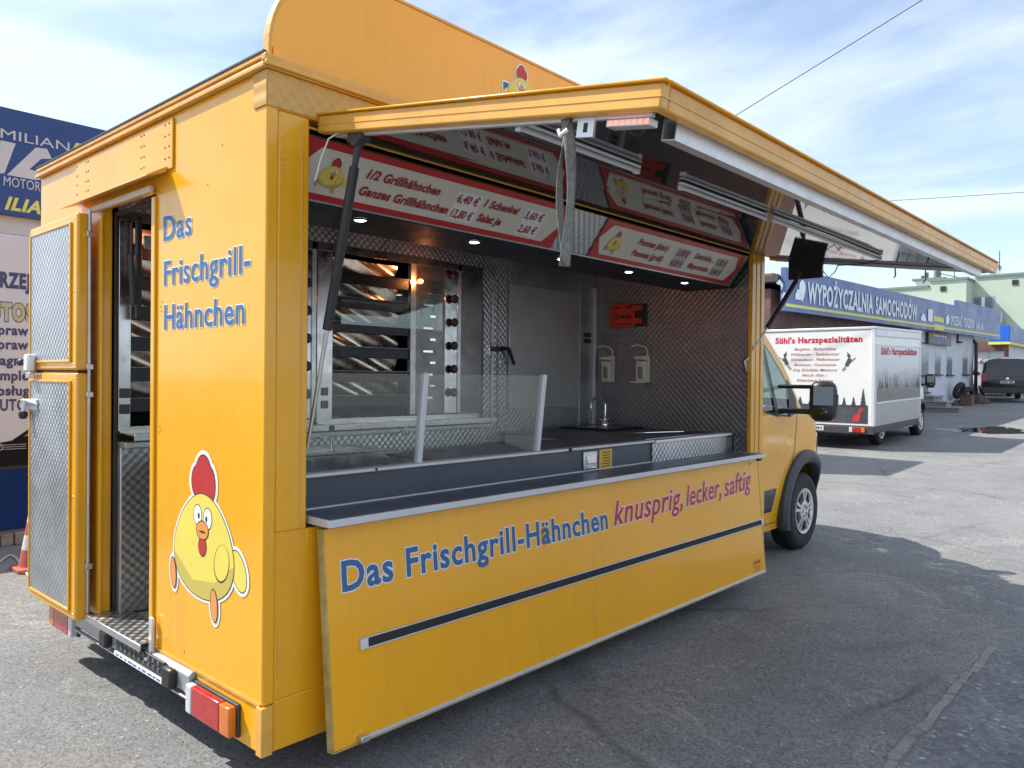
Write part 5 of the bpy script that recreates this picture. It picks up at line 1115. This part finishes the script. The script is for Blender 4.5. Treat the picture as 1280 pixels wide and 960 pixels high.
def bt(s, px0, py0, px1, cap, mt, bold=.02, shear=0., outline=None, mt2=None, yy=ws, par=None, nm='lettering', x0=None):
    p, q = wh(px0, py0), wh(px1, py0); mb = MB(); put_text(mb, s, ((p.x if x0 is None else x0), yy, p.z), (1, 0, 0), (0, 0, 1), q.x-(p.x if x0 is None else x0), cap, bold, shear, 0, outline, 1); mb.build(nm, [mt] + ([mt2] if mt2 else []), par or SGB, rec=False)
bt('MILIAN', -2, 173.5, 84, .085, M_sil, .0)
bt('MOTOR', 2, 233, 48, .085, M_sil, .0); bt('ILIA', 3, 262, 48, .11, M_yst, .04, .3)
mb = MB(); Q = lambda px, py: (wh(px, py).x, ws, wh(px, py).z)
mb.poly([Q(-8, 218), Q(3, 218), Q(17, 181), Q(-2, 177)]); 
mb.poly([Q(6, 220), Q(42, 186), Q(56, 187.5), Q(62, 200), Q(49, 200), Q(34, 213), Q(48, 217), Q(48, 226), Q(42, 226.5)]); mb.build('big_lettering', [M_sil], SGB, rec=False)
mb = MB(); mb.poly([Q(88, 187), Q(92, 180), Q(110, 183.5), Q(106, 191)]); mb.build('yellow_mark', [M_yst], SGB, rec=False)
# banner with the car picture hanging on the wall
BN_ = thing('banner', (2.0, WYP, .2), 'pale workshop banner with dark car picture and blue foot hanging on the wall', 'banner')
bnp = lambda n, f, m, **k: part(n, f, m, BN_, **k)
bnp('banner_sheet', lambda m: m.box(.39, 4.6, WYP-.015, WYP+.0185, .72, 2.87), mat('banner_grey', (.56, .56, .60), .6, var=.03)); bnp('banner_foot', lambda m: m.box(.39, 4.6, WYP-.0155, WYP+.018, .135, .7195), mat('banner_blue', (.008, .032, .13), .6, var=.12, vs=2.5, spec=.1))
M_tn = mat('banner_navy', (.03, .05, .15), .5); yb_ = WYP-.017
for s, y, r_, cap, b_ in (('PRZEJ', 358.5, 0, .13, .05), ('AUTOS', 399.5, 1, .145, .06), ('napraw', 418, 2, .085, .035), ('napraw', 436, 2, .085, .035), ('diagno', 456, 2, .085, .035), ('komple', 475, 2, .085, .035), ('obsług', 494, 2, .085, .035), ('AUTO', 513, 3, .10, .03)):
    z = wh(2, y).z; x0 = {'PRZEJ': .535, 'AUTOS': .415, 'napraw': .475, 'diagno': .51, 'komple': .485, 'obsług': .515, 'AUTO': .53}[s]; wd = {'PRZEJ': .31, 'AUTOS': .46, 'napraw': .36, 'diagno': .33, 'komple': .35, 'obsług': .33, 'AUTO': .29}[s]
    mb = MB(); put_text(mb, s, (x0, yb_, z), (1, 0, 0), (0, 0, 1), wd, cap, b_, 0, 1 if s == 'AUTOS' else 0, .04 if s == 'AUTOS' else None, 0); mb.build('lettering', [M_tn, mat('banner_khaki', (.45, .43, .25), .5)], BN_, rec=False)
def carp(m):
    B_ = [(.52, .72), (.52, .94), (.70, .965), (.86, 1.08), (1.0, 1.18), (1.6, 1.2), (1.9, 1.02), (2.05, .92), (2.05, .72)]
    m.poly([(x, yb_, z) for x, z in B_], 0); m.poly([(x, yb_-.0006, z) for x, z in [(.80, 1.0), (.90, 1.08), (1.4, 1.15), (1.6, 1.0)]], 1)
    for z in (.885, .905, .925): m.poly([(.53, yb_-.0008, z), (.82, yb_-.0008, z), (.82, yb_-.0008, z+.005), (.53, yb_-.0008, z+.005)], 2)
    m.poly([(.60+a, yb_-.0012, .91+b) for a, b in ell(0, 0, .034, .034, 20)], 2); m.poly([(.60+a, yb_-.0014, .91+b) for a, b in ell(0, 0, .027, .027, 20)], 0)
    m.poly([(.582, yb_-.0016, .932), (.589, yb_-.0016, .932), (.60, yb_-.0016, .905), (.611, yb_-.0016, .932), (.618, yb_-.0016, .932), (.603, yb_-.0016, .888), (.597, yb_-.0016, .888)], 2)
    m.poly([(.50, yb_-.0006, .70), (2.0, yb_-.0006, .70), (2.0, yb_-.0006, .73), (.50, yb_-.0006, .73)], 3)
mb = MB(); carp(mb); mb.build('car_picture', [mat('pic_brown', (.014, .014, .016), .6, spec=.05), mat('pic_glass', (.16, .16, .18), .4), mat('pic_silver', (.4, .4, .42), .4), M_und], BN_, rec=False)
LW = thing('yard_wall', (-4, 6.0, 0), 'low grey rendered yard wall continuing from the billboard wall', 'wall')
part('wall_body', lambda m: m.box(-9, .36, WYP+.1, WYP+.3, -.05, 1.45), mat('yard_render', (.36, .35, .33), .9, var=.12, vs=1.2), LW); part('wall_coping', lambda m: m.box(-9.02, .365, WYP+.06, WYP+.34, 1.451, 1.52), M_stn, LW, bev=.01)
# unseen building, added behind the food truck to cast the shadow across the yard
GA = thing('shadow_caster', (11.6, 6.0, 0), 'unseen flat-roofed building added behind the food truck for its shadow', 'shadow_caster')
part('caster_wall', lambda m: m.box(10.42, 12.86, 4.72, 7.4, -.1, 4.05), M_plw, GA); part('caster_roof', lambda m: m.box(10.40, 12.88, 4.69, 7.43, 4.051, 4.2), M_dgr, GA, bev=.02); part('caster_door', lambda m: m.box(10.7, 12.6, 4.685, 4.719, .0, 2.4), M_stlw, GA)
# traffic cone
p = hit(43, 711, (0, 0, 0), (0, 0, 1))
CO = thing('traffic_cone', tuple(p), 'faded red and white traffic cone beside the blue banner foot', 'cone')
M_con = mat('cone_red', (.42, .10, .08), .7, var=.2, vs=10, dirt=(.28, .16, .14), ds=9); M_cow = mat('cone_white', (.58, .57, .56), .7, var=.1, vs=10)
part('cone_base', lambda m: m.prism([(p.x+a, p.y+b, .0) for a, b in ((-.15, -.12), (-.12, -.15), (.12, -.15), (.15, -.12), (.15, .12), (.12, .15), (-.12, .15), (-.15, .12))], (0, 0, .035)), M_con, CO, bev=.008)
cr_ = lambda z: .118-.092*(z/.56)
for a, b, mt in ((.03, .17, M_con), (.17, .285, M_cow), (.285, .385, M_con), (.385, .49, M_cow), (.49, .56, M_con)):
    part('cone_band', lambda m: m.lathe((p.x, p.y, 0), (0, 0, 1), [(cr_(a), a), (cr_(b), b)] + ([(.02, .565), (0, .565)] if b > .55 else []), 22), mt, CO, smooth=60, rec=False)
# white hose on the ground by the cone
h_ = []
for i in range(40):
    t_ = i/39; q = hit(-14+62*t_, 706-10*math.sin(t_*5.2)+6*math.sin(t_*9), (0, 0, .012), (0, 0, 1)); h_.append((q.x, q.y, .012))
k = MB(); k.tube(h_, .009, 8); o = k.build('garden_hose', mat('hose_white', (.5, .52, .5), .5), smooth=True); tag(o, 'thin white hose lying on the ground around the traffic cone', 'hose')
# overhead lines
def wire(a, b, sag, r_, label):
    a, b = Vector(a), Vector(b); k = MB(); k.tube([a+(b-a)*t_ - Vector((0, 0, sag*4*t_*(1-t_))) for t_ in [i/30 for i in range(31)]], r_, 5); o = k.build('overhead_cable', mat('cable_dark', (.03, .03, .035), .6), smooth=True); tag(o, label, 'cable', 'overhead cables')
wire((14, 16.0, 3.5), (14, -14, 14.6), .35, .0085, 'dark overhead cable climbing steeply above the raised awning')
wire((50, 40, 15.3), (50, -30, 10.2), .5, .016, 'thin overhead cable running level above the green apartment block')
